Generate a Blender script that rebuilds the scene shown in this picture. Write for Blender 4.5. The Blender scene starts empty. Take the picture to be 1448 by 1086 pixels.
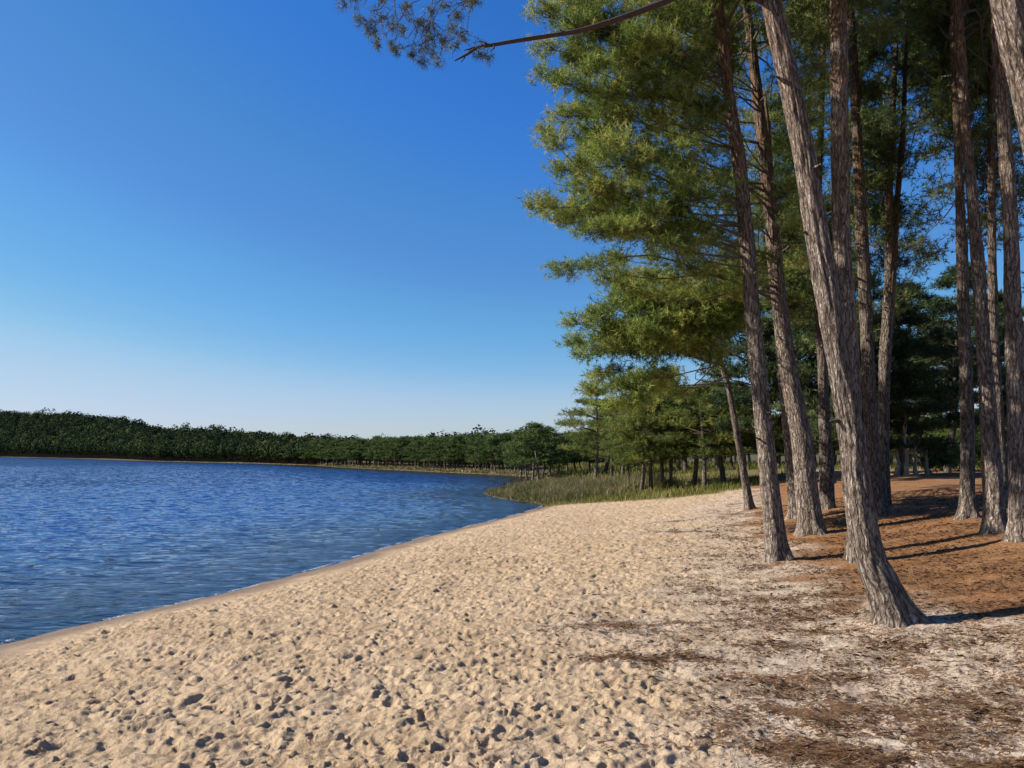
import bpy, math
import numpy as np
from mathutils import Vector, Matrix

RNG = np.random.default_rng(7)
C = bpy.context.scene
COL = C.collection

# ------------------------------------------------------------------ camera model (photo is 1448 x 1086)
F = 1080.0
HORIZON = 642.0
CAMZ = 2.2
PITCH = math.atan((HORIZON - 543.0) / F)
cp, sp = math.cos(PITCH), math.sin(PITCH)


def ray(px, py):
    a = (px - 724.0) / F
    b = (543.0 - py) / F
    return np.array([a, cp - b * sp, sp + b * cp])


def at(px, py, Y):
    d = ray(px, py)
    t = Y / d[1]
    return np.array([d[0] * t, Y, CAMZ + d[2] * t])


# ------------------------------------------------------------------ noise
_P = np.random.default_rng(3).permutation(4096)
_G = np.random.default_rng(4).uniform(0, 2 * math.pi, 4096)
_GX, _GY = np.cos(_G), np.sin(_G)


def noise(x, y, seed=0):
    x = np.asarray(x, float); y = np.asarray(y, float)
    xi = np.floor(x).astype(np.int64); yi = np.floor(y).astype(np.int64)
    xf = x - xi; yf = y - yi
    u = xf * xf * xf * (xf * (xf * 6 - 15) + 10)
    v = yf * yf * yf * (yf * (yf * 6 - 15) + 10)

    def g(ix, iy, fx, fy):
        h = _P[(_P[(ix + seed * 37) & 4095] + iy) & 4095]
        return _GX[h] * fx + _GY[h] * fy
    a = g(xi, yi, xf, yf); b = g(xi + 1, yi, xf - 1, yf)
    c = g(xi, yi + 1, xf, yf - 1); d = g(xi + 1, yi + 1, xf - 1, yf - 1)
    return 1.5 * ((a * (1 - u) + b * u) * (1 - v) + (c * (1 - u) + d * u) * v)


def fbm(x, y, octs=4, seed=0, gain=0.5):
    r = 0; a = 1.0
    for i in range(octs):
        r = r + a * noise(x * 2 ** i, y * 2 ** i, seed + i)
        a *= gain
    return r


def sst(a, b, x):
    t = np.clip((np.asarray(x, float) - a) / (b - a), 0, 1)
    return t * t * (3 - 2 * t)


# ------------------------------------------------------------------ the lake outline and the terrain
LAKE = [(-8.2, -60), (-7.2, -12), (-6.7, 0), (-6.35, 5), (-5.95, 8.9), (-5.2, 10.8), (-4.05, 13.8), (-2.4, 20.4),
        (-0.6, 25.8), (0.7, 30), (1.35, 32.6), (1.1, 34.2), (0.1, 36.5), (-0.9, 39.5), (-1.6, 42.6), (-1.5, 45), (0.6, 50), (2.2, 60), (2.0, 72),
        (1.1, 76.6), (-2.2, 82), (-7.8, 91), (-13.6, 101), (-28, 125), (-39, 149), (-60, 178), (-110, 235), (-225, 390), (-398, 594),
        (-620, 760), (-1000, 800), (-1400, 300), (-1400, -400), (-8.2, -400)]
LAKE = np.array(LAKE, float)


def shore_dist(x, y):
    """signed distance to the lake's edge, positive on land"""
    x = np.asarray(x, float).ravel(); y = np.asarray(y, float).ravel()
    best = np.full(x.shape, 1e18); inside = np.zeros(x.shape, bool)
    n = len(LAKE)
    for i in range(n):
        ax, ay = LAKE[i]; bx, by = LAKE[(i + 1) % n]
        dx, dy = bx - ax, by - ay
        t = np.clip(((x - ax) * dx + (y - ay) * dy) / (dx * dx + dy * dy), 0, 1)
        d2 = (x - ax - t * dx) ** 2 + (y - ay - t * dy) ** 2
        best = np.minimum(best, d2)
        cond = (ay > y) != (by > y)
        with np.errstate(divide='ignore', invalid='ignore'):
            xc = ax + (y - ay) / (by - ay if by != ay else 1e-9) * dx
        inside ^= cond & (x < xc)
    d = np.sqrt(best)
    return np.where(inside, -d, d)


AZ_K = np.radians([-60, -45, -33.8, -31, -25.1, -20, -14.5, -10.6, -7, 0, 20])
AZ_DS = np.array([900, 800, 594, 420, 235, 180, 149, 125, 101, 80, 80.0])
AZ_DR = np.array([1300, 1200, 900, 640, 370, 290, 235, 230, 220, 220, 220.0])
AZ_ZM = np.array([36, 42, 38, 23, 5.2, 3.0, 0.6, 0.3, 0.2, 0.1, 0.0])


def terrain(x, y, s=None):
    x = np.asarray(x, float); y = np.asarray(y, float); shp = x.shape
    x = x.ravel(); y = y.ravel()
    if s is None:
        s = shore_dist(x, y)
    land = 0.62 * (1 - np.exp(-np.maximum(s, 0) / 4.6)) + 0.42 * sst(7.5, 17, s + 0.25 * np.clip(x, 0, 12) - 1)
    land = land + 0.36 * sst(2.2, 10.5, x) * (1 - sst(40, 60, y)) * sst(0, 4, s)
    land = land * (1 - 0.35 * sst(40, 70, y))
    az = np.arctan2(x, np.maximum(y, 1e-3)); r = np.hypot(x, y)
    ds = np.interp(az, AZ_K, AZ_DS) / np.cos(np.clip(az, -1.2, 1.2)); dr = np.interp(az, AZ_K, AZ_DR) / np.cos(np.clip(az, -1.2, 1.2)); zm = np.interp(az, AZ_K, AZ_ZM)
    t = sst(0, 1, (r - ds * 1.02) / (dr - ds))
    land = land + np.where((s > 0) & (y > 60), zm * t, 0)
    water = -2.8 * (1 - np.exp(np.minimum(s, 0) / 16))
    z = np.where(s > 0, land, water)
    return z.reshape(shp)


def tz(x, y):
    return float(terrain(np.array([x]), np.array([y]))[0])


def ground_hit(px, py):
    d = ray(px, py)
    t = np.concatenate([np.arange(2, 60, 0.02), np.arange(60, 900, 0.5)])
    x, y, z = d[0] * t, d[1] * t, CAMZ + d[2] * t
    below = z < np.maximum(terrain(x, y), 0.0)
    i = int(np.argmax(below))
    return np.array([x[i], y[i], z[i]])


def litter_edge(y):
    return np.interp(y, [2, 4, 6, 8, 11.3, 15, 20, 24, 28, 40], [0.6, 0.65, 0.72, 1.15, 2.15, 3.2, 4.4, 6.0, 8.0, 9.5])


def orange_edge(y):
    return np.interp(y, [5, 7, 8, 10, 14, 18, 26, 40], [6.0, 4.6, 4.0, 3.9, 4.6, 5.5, 8.5, 10.0])


def grass_edge(x):
    return np.interp(x, [-2, 1.3, 3.6, 5.8, 7.7, 9.5, 13, 16], [33.5, 32.6, 30.3, 28.3, 28.6, 30.6, 35, 40])


# ------------------------------------------------------------------ object helpers
def mesh_obj(name, verts, faces, mat, parent=None, smooth=False, face_attr=None, point_attr=None):
    """verts (N,3); faces an int array (M,3) or (M,4), or a list of such arrays, with one material each"""
    me = bpy.data.meshes.new(name)
    if not isinstance(faces, (list, tuple)):
        faces = [faces]; mat = [mat]
    verts = np.ascontiguousarray(verts, dtype=np.float32)
    me.vertices.add(len(verts)); me.vertices.foreach_set('co', verts.ravel())
    loops = np.concatenate([f.ravel() for f in faces]).astype(np.int32)
    sizes = np.concatenate([np.full(len(f), f.shape[1], np.int32) for f in faces])
    me.loops.add(len(loops)); me.loops.foreach_set('vertex_index', loops)
    me.polygons.add(len(sizes))
    starts = np.concatenate([[0], np.cumsum(sizes)[:-1]]).astype(np.int32)
    me.polygons.foreach_set('loop_start', starts)
    try:
        me.polygons.foreach_set('loop_total', sizes)
    except Exception:
        pass
    mi = np.concatenate([np.full(len(f), i, np.int32) for i, f in enumerate(faces)])
    me.polygons.foreach_set('material_index', mi)
    me.polygons.foreach_set('use_smooth', np.full(len(sizes), smooth, dtype=bool))
    for m in mat:
        me.materials.append(m)
    for dom, attrs in (('FACE', face_attr), ('POINT', point_attr)):
        for k, v in (attrs or {}).items():
            v = np.asarray(v, np.float32)
            if v.ndim == 1:
                a = me.attributes.new(k, 'FLOAT', dom); a.data.foreach_set('value', v)
            else:
                a = me.attributes.new(k, 'FLOAT_VECTOR', dom); a.data.foreach_set('vector', v.ravel())
    me.update(calc_edges=True)
    o = bpy.data.objects.new(name, me); COL.objects.link(o)
    if parent is not None:
        o.parent = parent
    return o


def thing(name, label, cat, loc, group=None, rotz=0.0):
    o = bpy.data.objects.new(name, None); COL.objects.link(o)
    o.empty_display_size = 0.2
    o.location = loc; o.rotation_euler = (0, 0, rotz)
    o['label'] = label; o['category'] = cat
    if group:
        o['group'] = group
    return o


def dup(root, loc, rotz, scale, label=None, group=None):
    r = root.copy(); COL.objects.link(r)
    r.location = loc; r.rotation_euler = (0, 0, rotz); r.scale = (scale[0], scale[0], scale[1])
    if label: r['label'] = label
    if group: r['group'] = group
    for ch in list(root.children):
        c = ch.copy(); COL.objects.link(c); c.parent = r
    return r


# ------------------------------------------------------------------ materials
class NT:
    def __init__(self, name):
        self.m = bpy.data.materials.new(name); self.m.use_nodes = True
        self.t = self.m.node_tree; self.t.nodes.clear()
        self.out = self.n('ShaderNodeOutputMaterial')

    def n(self, typ, **kw):
        nd = self.t.nodes.new(typ)
        for k, v in kw.items():
            if k == 'inp':
                for kk, vv in v.items():
                    self.put(nd, kk, vv)
            else:
                setattr(nd, k, v)
        return nd

    def put(self, nd, k, v):
        s = nd.inputs[k]
        if isinstance(v, bpy.types.NodeSocket):
            self.t.links.new(v, s)
        else:
            if hasattr(s, 'default_value') and isinstance(v, tuple) and len(v) == 3 and s.type == 'RGBA':
                v = (*v, 1.0)
            s.default_value = v

    def attr(self, name):
        return self.n('ShaderNodeAttribute', attribute_name=name)

    def math(self, op, a, b=0.0, c=0.0, clamp=False):
        nd = self.n('ShaderNodeMath', operation=op, use_clamp=clamp)
        self.put(nd, 0, a); self.put(nd, 1, b); self.put(nd, 2, c)
        return nd.outputs[0]

    def mix(self, fac, a, b, blend='MIX'):
        nd = self.n('ShaderNodeMix', data_type='RGBA', blend_type=blend)
        self.put(nd, 0, fac); self.put(nd, 6, a); self.put(nd, 7, b)
        return nd.outputs[2]

    def range(self, v, a, b, c=0.0, d=1.0, smooth=True):
        nd = self.n('ShaderNodeMapRange', interpolation_type='SMOOTHSTEP' if smooth else 'LINEAR')
        for i, x in enumerate((v, a, b, c, d)):
            self.put(nd, i, x)
        return nd.outputs[0]

    def noise(self, vec, scale, detail=3.0, rough=0.55, dist=0.0):
        nd = self.n('ShaderNodeTexNoise')
        self.put(nd, 'Vector', vec); self.put(nd, 'Scale', scale); self.put(nd, 'Detail', detail)
        self.put(nd, 'Roughness', rough); self.put(nd, 'Distortion', dist)
        return nd.outputs[0]

    def mapping(self, vec, scale=(1, 1, 1), rot=(0, 0, 0)):
        nd = self.n('ShaderNodeMapping')
        self.put(nd, 'Vector', vec); self.put(nd, 'Scale', scale); self.put(nd, 'Rotation', rot)
        return nd.outputs[0]

    def ramp(self, v, stops):
        nd = self.n('ShaderNodeValToRGB')
        el = nd.color_ramp.elements
        while len(el) < len(stops):
            el.new(0.5)
        for e, (p, c) in zip(el, stops):
            e.position = p; e.color = (*c, 1)
        self.put(nd, 0, v)
        return nd.outputs[0]


def mat_foliage(name, stops, transl=0.3, rough=0.55, spec=0.2):
    k = NT(name)
    t = k.attr('tint').outputs['Fac']
    col = k.ramp(t, stops)
    d = k.n('ShaderNodeBsdfPrincipled', inp={'Base Color': col, 'Roughness': rough, 'Specular IOR Level': spec})
    tr = k.n('ShaderNodeBsdfTranslucent', inp={'Color': col})
    mx = k.n('ShaderNodeMixShader', inp={0: transl, 1: d.outputs[0], 2: tr.outputs[0]})
    k.put(k.out, 'Surface', mx.outputs[0])
    return k.m


def mat_simple(name, col, rough=0.9):
    k = NT(name)
    p = k.n('ShaderNodeTexCoord').outputs['Object']
    n = k.noise(p, 30, 4)
    c = k.mix(n, tuple(x * 0.6 for x in col), tuple(min(1, x * 1.4) for x in col))
    b = k.n('ShaderNodeBsdfPrincipled', inp={'Base Color': c, 'Roughness': rough})
    k.put(k.out, 'Surface', b.outputs[0])
    return k.m


def mat_bark(name, furrow, plate_a, plate_b, red, scale=1.0, bump=1.0):
    k = NT(name)
    uv = k.attr('bark').outputs['Vector']
    nz = k.n('ShaderNodeTexNoise', inp={'Vector': uv, 'Scale': 9.0, 'Detail': 2.0})
    off = k.n('ShaderNodeVectorMath', operation='SCALE', inp={0: nz.outputs['Color'], 3: 0.045})
    v2 = k.n('ShaderNodeVectorMath', operation='ADD', inp={0: uv, 1: off.outputs[0]}).outputs[0]
    m = k.mapping(v2, (34 * scale, 34 * scale, 5.0 * scale))
    vo = k.n('ShaderNodeTexVoronoi', feature='DISTANCE_TO_EDGE', inp={'Vector': m, 'Scale': 1.0, 'Randomness': 1.0})
    vc = k.n('ShaderNodeTexVoronoi', feature='F1', inp={'Vector': m, 'Scale': 1.0})
    e1 = k.range(vo.outputs['Distance'], 0.0, 0.20)
    rid = k.noise(k.mapping(v2, (30 * scale, 30 * scale, 3.6 * scale)), 1.0, 5, 0.62)
    e2 = k.range(k.math('ABSOLUTE', k.math('SUBTRACT', rid, 0.5)), 0.0, 0.09)
    fine = k.noise(k.mapping(uv, (75, 75, 24)), 1.0, 5, 0.68)
    edge = k.math('MULTIPLY', k.math('ADD', k.math('MULTIPLY', e1, 0.55), k.math('MULTIPLY', e2, 0.45)), k.range(fine, 0.25, 0.55, 0.55, 1.0))
    big = k.noise(uv, 3.0, 3)
    plate = k.mix(k.range(fine, 0.3, 0.7), plate_a, plate_b)
    sep = k.n('ShaderNodeSeparateColor', inp={0: vc.outputs['Color']})
    plate = k.mix(k.range(sep.outputs[0], 0.0, 1.0, 0.0, 0.45), plate, tuple(x * 0.5 for x in plate_a))
    hgt = k.attr('rise').outputs['Fac']
    rfac = k.math('MULTIPLY', k.range(hgt, 3.2, 7.5), k.range(big, 0.3, 0.6), clamp=True)
    plate = k.mix(rfac, plate, red)
    col = k.mix(edge, furrow, plate)
    h = k.math('ADD', edge, k.math('MULTIPLY', fine, 0.45))
    b = k.n('ShaderNodeBump', inp={'Strength': 0.9 * bump, 'Distance': 0.022, 'Height': h})
    s = k.n('ShaderNodeBsdfPrincipled', inp={'Base Color': col, 'Roughness': 0.92, 'Specular IOR Level': 0.15, 'Normal': b.outputs[0]})
    k.put(k.out, 'Surface', s.outputs[0])
    return k.m


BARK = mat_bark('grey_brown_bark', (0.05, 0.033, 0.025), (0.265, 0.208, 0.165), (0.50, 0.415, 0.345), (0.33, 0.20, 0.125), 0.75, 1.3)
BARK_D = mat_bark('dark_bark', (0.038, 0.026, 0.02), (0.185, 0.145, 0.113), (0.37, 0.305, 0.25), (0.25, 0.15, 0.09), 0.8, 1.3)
BARK_FAR = mat_simple('far_bark', (0.12, 0.09, 0.07))
BARK_PALE = mat_simple('pale_bark', (0.21, 0.17, 0.13))
TWIG = mat_simple('twig_bark', (0.085, 0.058, 0.043))
DEADWOOD = mat_simple('dead_wood', (0.05, 0.027, 0.018))
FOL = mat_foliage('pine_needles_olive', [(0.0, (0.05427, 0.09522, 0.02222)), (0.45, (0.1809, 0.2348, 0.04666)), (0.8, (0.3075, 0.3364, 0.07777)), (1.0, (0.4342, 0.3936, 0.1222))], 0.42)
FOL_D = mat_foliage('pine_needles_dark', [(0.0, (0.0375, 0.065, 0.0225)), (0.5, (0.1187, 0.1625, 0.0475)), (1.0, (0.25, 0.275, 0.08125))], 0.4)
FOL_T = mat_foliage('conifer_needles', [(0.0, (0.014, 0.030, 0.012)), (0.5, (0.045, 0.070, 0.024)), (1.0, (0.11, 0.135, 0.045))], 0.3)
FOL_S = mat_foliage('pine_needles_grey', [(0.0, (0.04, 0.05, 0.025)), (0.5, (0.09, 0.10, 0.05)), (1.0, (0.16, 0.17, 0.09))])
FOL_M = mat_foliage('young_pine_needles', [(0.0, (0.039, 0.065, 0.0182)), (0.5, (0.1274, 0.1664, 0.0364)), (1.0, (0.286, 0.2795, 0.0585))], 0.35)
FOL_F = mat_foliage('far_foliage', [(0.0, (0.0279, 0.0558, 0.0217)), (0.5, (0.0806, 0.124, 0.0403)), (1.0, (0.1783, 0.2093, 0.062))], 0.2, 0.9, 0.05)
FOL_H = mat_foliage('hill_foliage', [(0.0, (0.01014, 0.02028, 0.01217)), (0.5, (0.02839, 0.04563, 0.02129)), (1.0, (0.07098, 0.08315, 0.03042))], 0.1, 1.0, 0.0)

# ------------------------------------------------------------------ tree geometry


def unit(v):
    return v / np.maximum(np.linalg.norm(v, axis=-1, keepdims=True), 1e-9)


def spline(pts, n):
    """Catmull-Rom through pts (K, d), n samples"""
    P = np.asarray(pts, float); K = len(P)
    E = np.vstack([2 * P[0] - P[1], P, 2 * P[-1] - P[-2]])
    u = np.linspace(0, K - 1, n); i = np.minimum(u.astype(int), K - 2); t = (u - i)[:, None]
    a, b, c, d = E[i], E[i + 1], E[i + 2], E[i + 3]
    return 0.5 * (2 * b + (c - a) * t + (2 * a - 5 * b + 4 * c - d) * t ** 2 + (3 * b - a - 3 * c + d) * t ** 3)


def tube(path, rad, seg):
    """rings along path (n,3) with radii (n,) or (n,seg): verts, quads, ring angle, length along"""
    path = np.asarray(path, float); n = len(path)
    tan = unit(np.gradient(path, axis=0))
    ref = np.tile([0.0, 1.0, 0.0], (n, 1))
    bad = np.abs(tan[:, 1]) > 0.9
    ref[bad] = [1.0, 0, 0] if not bad.all() else [0, 0, 1.0]
    A = unit(np.cross(ref, tan)); B = np.cross(tan, A)
    th = np.linspace(0, 2 * math.pi, seg, endpoint=False)
    rad = np.asarray(rad, float)
    if rad.ndim == 1:
        rad = rad[:, None] * np.ones((1, seg))
    v = path[:, None, :] + rad[..., None] * (np.cos(th)[None, :, None] * A[:, None, :] + np.sin(th)[None, :, None] * B[:, None, :])
    i = np.arange(n - 1)[:, None] * seg; j = np.arange(seg)[None, :]; j2 = (j + 1) % seg
    q = np.stack([i + j, i + j2, i + seg + j2, i + seg + j], -1).reshape(-1, 4)
    ln = np.concatenate([[0], np.cumsum(np.linalg.norm(np.diff(path, axis=0), axis=1))])
    return v.reshape(-1, 3), q, th, ln


def trunk_mesh(path, rad, base, seg=40, step=0.05, flare=0.5, rough=0.012, seed=0, toe=None):
    """tapered, knobbly trunk; path/rad given as control points in world space"""
    ctl = np.column_stack([path, rad])
    L = np.linalg.norm(np.diff(np.asarray(path), axis=0), axis=1).sum()
    s = spline(ctl, max(12, int(L / step)))
    p, r = s[:, :3], np.maximum(s[:, 3], 0.004)
    hgt = p[:, 2] - base[2]
    th = np.linspace(0, 2 * math.pi, seg, endpoint=False)
    lobes = 1 + 0.35 * np.cos(th * 3 + seed) + 0.4 * np.cos(th * 5 + 2.1 * seed)
    fl = flare * np.exp(-np.maximum(hgt, -0.1) / 0.15)
    R = r[:, None] * (1 + fl[:, None] * lobes[None, :])
    ln = np.concatenate([[0], np.cumsum(np.linalg.norm(np.diff(p, axis=0), axis=1))])
    T, Lg = np.meshgrid(th, ln)
    k = np.mean(r) / 0.035
    nx, ny = np.cos(T) * k, np.sin(T) * k
    nz = noise(nx + 50 + Lg * 0.3, ny + Lg * 2.6 + seed * 9, seed) + 0.6 * noise(nx * 2.2 + Lg, ny * 2.2 - Lg * 5.0 + 31, seed + 3)
    slow = noise(np.cos(T) * 0.8 + seed, np.sin(T) * 0.8 + Lg * 0.9, seed + 5)
    R = R + rough * nz * np.minimum(1, r[:, None] / 0.08) + 0.06 * r[:, None] * slow
    v, q, _, _ = tube(p, R, seg)
    rr = np.mean(r)
    bark = np.stack([np.cos(T) * rr + seed * 3.1, np.sin(T) * rr + seed * 1.7, Lg], -1).reshape(-1, 3)
    rise = np.repeat(hgt, seg)
    return v - base, q, bark, rise


def tufts(pos, d, L, nl, nw, nn, rng, spread=1.0):
    """needle sprays: nn thin triangles along a shoot of length L at each pos"""
    N = len(pos)
    t = rng.uniform(0.0, 1.0, (N, nn, 1))
    b = pos[:, None, :] + d[:, None, :] * L * t
    rnd = unit(rng.normal(size=(N, nn, 3)))
    nd = unit(d[:, None, :] * 0.75 + rnd * spread)
    ln = nl * rng.uniform(0.7, 1.15, (N, nn, 1))
    w = unit(np.cross(nd, unit(rng.normal(size=(N, nn, 3))))) * (nw * 0.5)
    tip = b + nd * ln
    v = np.stack([b - w, b + w, tip], 2).reshape(-1, 3)
    f = np.arange(len(v)).reshape(-1, 3)
    return v, f


def twig_lines(a, b, r, rng, sag=0.1, seg=3):
    """thin three-sided twigs from points a to points b, bent"""
    N = len(a); n = seg + 1
    t = np.linspace(0, 1, n)[None, :, None]
    mid = rng.normal(size=(N, 1, 3)) * sag * np.linalg.norm(b - a, axis=1)[:, None, None]
    p = a[:, None, :] * (1 - t) + b[:, None, :] * t + mid * (4 * t * (1 - t))
    d = unit(b - a); s1 = unit(np.cross(d, np.array([0.3, 0.2, 1.0]))); s2 = np.cross(d, s1)
    rr = (np.asarray(r)[:, None] if np.ndim(r) else np.full((N, 1), r)) * np.linspace(1, 0.35, n)[None, :]
    vs = []
    for k in range(3):
        an = k * 2 * math.pi / 3
        vs.append(p + rr[..., None] * (math.cos(an) * s1 + math.sin(an) * s2)[:, None, :])
    v = np.stack(vs, 2)                                   # N, n, 3, 3
    idx = np.arange(N * n * 3).reshape(N, n, 3)
    q = []
    for k in range(3):
        k2 = (k + 1) % 3
        q.append(np.stack([idx[:, :-1, k], idx[:, :-1, k2], idx[:, 1:, k2], idx[:, 1:, k]], -1).reshape(-1, 4))
    return v.reshape(-1, 3), np.concatenate(q)


class Crown:
    """gathers branches (quads) and needles (triangles) for one crown"""

    def __init__(self, rng):
        self.rng = rng; self.V = []; self.Q = []; self.T = []; self.tint = []; self.n = 0

    def add(self, v, f, tint=None):
        f = f + self.n; self.V.append(v); self.n += len(v)
        if f.shape[1] == 4:
            self.Q.append(f)
        else:
            self.T.append(f); self.tint.append(tint)

    def branch(self, a, b, r0, r1, droop=0.0, seg=6, n=10):
        a = np.asarray(a); b = np.asarray(b); L = np.linalg.norm(b - a)
        m1 = a * 0.65 + b * 0.35 + self.rng.normal(size=3) * 0.05 * L + np.array([0, 0, -droop * L])
        m2 = a * 0.3 + b * 0.7 + self.rng.normal(size=3) * 0.05 * L + np.array([0, 0, -droop * 0.7 * L])
        p = spline([a, m1, m2, b], n)
        v, q, _, _ = tube(p, np.linspace(r0, r1, n), seg)
        self.add(v, q); return p

    def pad(self, c, root, rx, rz, n, L=0.16, nl=0.11, nw=0.009, nn=16, twigs=0.2, tint0=0.5, twr=0.006):
        rng = self.rng; c = np.asarray(c)
        u = unit(rng.normal(size=(n, 3))) * (rng.uniform(0, 1, (n, 1)) ** 0.45)
        lump = 1 + 0.35 * np.sin(u[:, :1] * 5 + c[0] * 9) * np.cos(u[:, 1:2] * 4 + c[1] * 7)
        off = u * lump * np.array([rx, rx, rz])
        off[:, 2] = np.where(off[:, 2] < 0, off[:, 2] * 0.7, off[:, 2])
        pos = c + off
        out = unit(c - np.asarray(root)) if root is not None else np.array([0, 0, 1.0])
        d = unit(off / np.array([rx, rx, rz]) * 0.7 + out * 0.45 + np.array([0, 0, 0.35]) + rng.normal(size=(n, 3)) * 0.35)
        v, f = tufts(pos, d, L, nl, nw, nn, rng)
        tn = np.clip(tint0 + rng.normal(size=n) * 0.24, 0, 1)
        self.add(v, f, np.clip(np.repeat(tn, nn) + rng.normal(size=n * nn) * 0.06, 0, 1))
        m = int(n * twigs)
        if m:
            idx = rng.choice(n, m, replace=m > n)
            st = c + (off[idx] * rng.uniform(0.0, 0.35, (m, 1))) - out * rx * 0.35
            tv, tq = twig_lines(st, pos[idx] + d[idx] * L * 0.5, twr, rng)
            self.add(tv, tq)

    def build(self, name, base, parent, fol, twig):
        V = np.concatenate(self.V) - base
        T = np.concatenate(self.T); tint = np.concatenate(self.tint)
        if self.Q:
            Q = np.concatenate(self.Q)
            fa = np.concatenate([np.zeros(len(Q)), tint])
            return mesh_obj(name, V, [Q, T], [twig, fol], parent, face_attr={'tint': fa})
        return mesh_obj(name, V, [T], [fol], parent, face_attr={'tint': tint})


def in_poly(x, y, poly):
    p = np.asarray(poly, float); ins = np.zeros(np.shape(x), bool)
    for i in range(len(p)):
        ax, ay = p[i]; bx, by = p[(i + 1) % len(p)]
        c = ((ay > y) != (by > y))
        ins ^= c & (x < ax + (y - ay) / ((by - ay) or 1e-9) * (bx - ax))
    return ins


def near_on(path, z):
    """point of the trunk's path at height z"""
    p = np.asarray(path)
    i = int(np.argmin(np.abs(p[:, 2] - z)))
    return p[i]


# ------------------------------------------------------------------ foreground pines
# trunk control points in photo pixels: (x, y, width); the first is the foot
def px_trunk(pts, Y=None, yl=0.0, top=11.0, extra=None):
    """trunk through the photo's pixels at the depth of its foot; yl leans it in depth per metre of height"""
    if Y is None:
        foot = ground_hit(pts[0][0], pts[0][1])
    else:
        foot = at(pts[0][0], pts[0][1], Y); foot[2] = tz(foot[0], foot[1])
    Y0 = foot[1]
    P = []; R = []
    for i, (x, y, w) in enumerate(pts):
        d = Y0
        for _ in range(3):
            q = at(x, y, d); d = Y0 + yl * max(0, q[2] - foot[2])
        P.append(q); R.append(w * 0.43 * q[1] / F)
    P = np.array(P); P[0] = foot
    dirn = unit(P[-1] - P[-2]) if len(P) < 3 else unit(P[-1] - P[-3])
    under = P[0] - unit(P[1] - P[0]) * 0.35
    ctl = [under] + list(P); rad = [R[0] * 1.05] + R
    z = P[-1][2]; r = R[-1]; cur = P[-1]
    steps = max(1, int((top - z) / 1.2))
    for s in range(steps):
        dirn = unit(dirn * 0.85 + np.array([0, 0, 1]) * 0.15)
        cur = cur + dirn * 1.2
        ctl.append(cur); rad.append(max(0.012, r * (1 - (s + 1) / (steps + 0.3))))
    return np.array(ctl), np.array(rad), P[0]


GROUP_TREES = 'tall pines at the forest edge'
TREES = {}


def near_tree(key, label, pts, Y=None, yl=0.0, top=11.0, bark=None, seg=40, flare=0.45, rough=0.012):
    ctl, rad, foot = px_trunk(pts, Y, yl, top)
    t = thing('pine_tree', label, 'tree', foot, GROUP_TREES)
    v, q, bk, rise = trunk_mesh(ctl, rad, foot, seg, 0.05, flare, rough, seed=len(TREES) + 1)
    rs_ = np.random.default_rng(900 + len(TREES)); sp3 = spline(np.column_stack([ctl, rad]), 200)
    VV = [v]; QQ = [q]; BB = [bk]; RI = [rise]; nv = len(v)
    for _ in range(9):
        z_ = foot[2] + rs_.uniform(1.2, 7.5) ; c_ = sp3[int(np.argmin(np.abs(sp3[:, 2] - z_)))]
        a_ = rs_.uniform(0, 6.28); d_ = np.array([math.cos(a_), math.sin(a_), rs_.uniform(-0.1, 0.5)]); ln_ = rs_.uniform(0.03, 0.16); r_ = rs_.uniform(0.008, 0.02)
        pp = np.linspace(c_[:3] + d_ * c_[3] * 0.7, c_[:3] + d_ * (c_[3] + ln_), 5) - foot
        vv, qq, _, _ = tube(pp, np.array([r_ * 2.0, r_ * 1.3, r_, r_ * 0.8, r_ * 0.4]), 8)
        VV.append(vv); QQ.append(qq + nv); nv += len(vv); BB.append(vv); RI.append(np.full(len(vv), 2.0))
    mesh_obj('trunk', np.concatenate(VV), np.concatenate(QQ), bark or BARK, t, True, point_attr={'bark': np.concatenate(BB), 'rise': np.concatenate(RI)})
    TREES[key] = dict(root=t, ctl=ctl, rad=rad, foot=foot, path=spline(ctl, 80), crown=Crown(np.random.default_rng(100 + len(TREES))))
    return TREES[key]


near_tree('A', 'large pine with a thick trunk curving at its flared foot, throwing the widest shadow',
          [(1267, 884, 62), (1257, 853, 56), (1245, 822, 52), (1231, 788, 46), (1216, 716, 43), (1205, 620, 40), (1187, 518, 36), (1161, 366, 38), (1127, 168, 34), (1090, 0, 31)],
          top=11.5, seg=64, flare=0.38, rough=0.014)
near_tree('B', 'straight pine rising from pale sand, nearest one to the beach left of the curved trunk',
          [(1101, 795, 35), (1092, 721, 31), (1082, 620, 28), (1078, 586, 27), (1065, 451, 25), (1057, 350, 24), (1046, 236, 22), (1031, 135, 18), (1015, 0, 16)],
          top=12, seg=52)
near_tree('C', 'broad trunked pine leaning left just behind the straight pine by the sand',
          [(1148, 757, 38), (1140, 690, 35), (1133, 620, 33), (1114, 518, 28), (1101, 417, 24), (1094, 350, 23), (1087, 270, 21), (1075, 168, 19), (1063, 67, 15), (1055, 0, 13)],
          top=12, seg=52)
near_tree('Cb', 'pale trunk half hidden behind the left side of the broad leaning pine',
          [(1125, 735, 22), (1122, 690, 20), (1116, 620, 18), (1108, 540, 16), (1100, 440, 14), (1092, 330, 12), (1086, 200, 11)], top=9, seg=32)
near_tree('D', 'slender dark pine standing in the gap between broad leaning pine and curved trunk',
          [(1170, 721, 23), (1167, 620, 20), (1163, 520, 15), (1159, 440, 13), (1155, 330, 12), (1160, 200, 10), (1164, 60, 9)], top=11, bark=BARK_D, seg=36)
near_tree('E', 'upright pine whose foot is hidden behind the curved trunk, rising beside its upper half',
          [(1213, 797, 32), (1211, 716, 29), (1207, 600, 28), (1201, 480, 27), (1190, 337, 28), (1187, 168, 27), (1185, 0, 26)], top=12, bark=BARK, seg=52)
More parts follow.
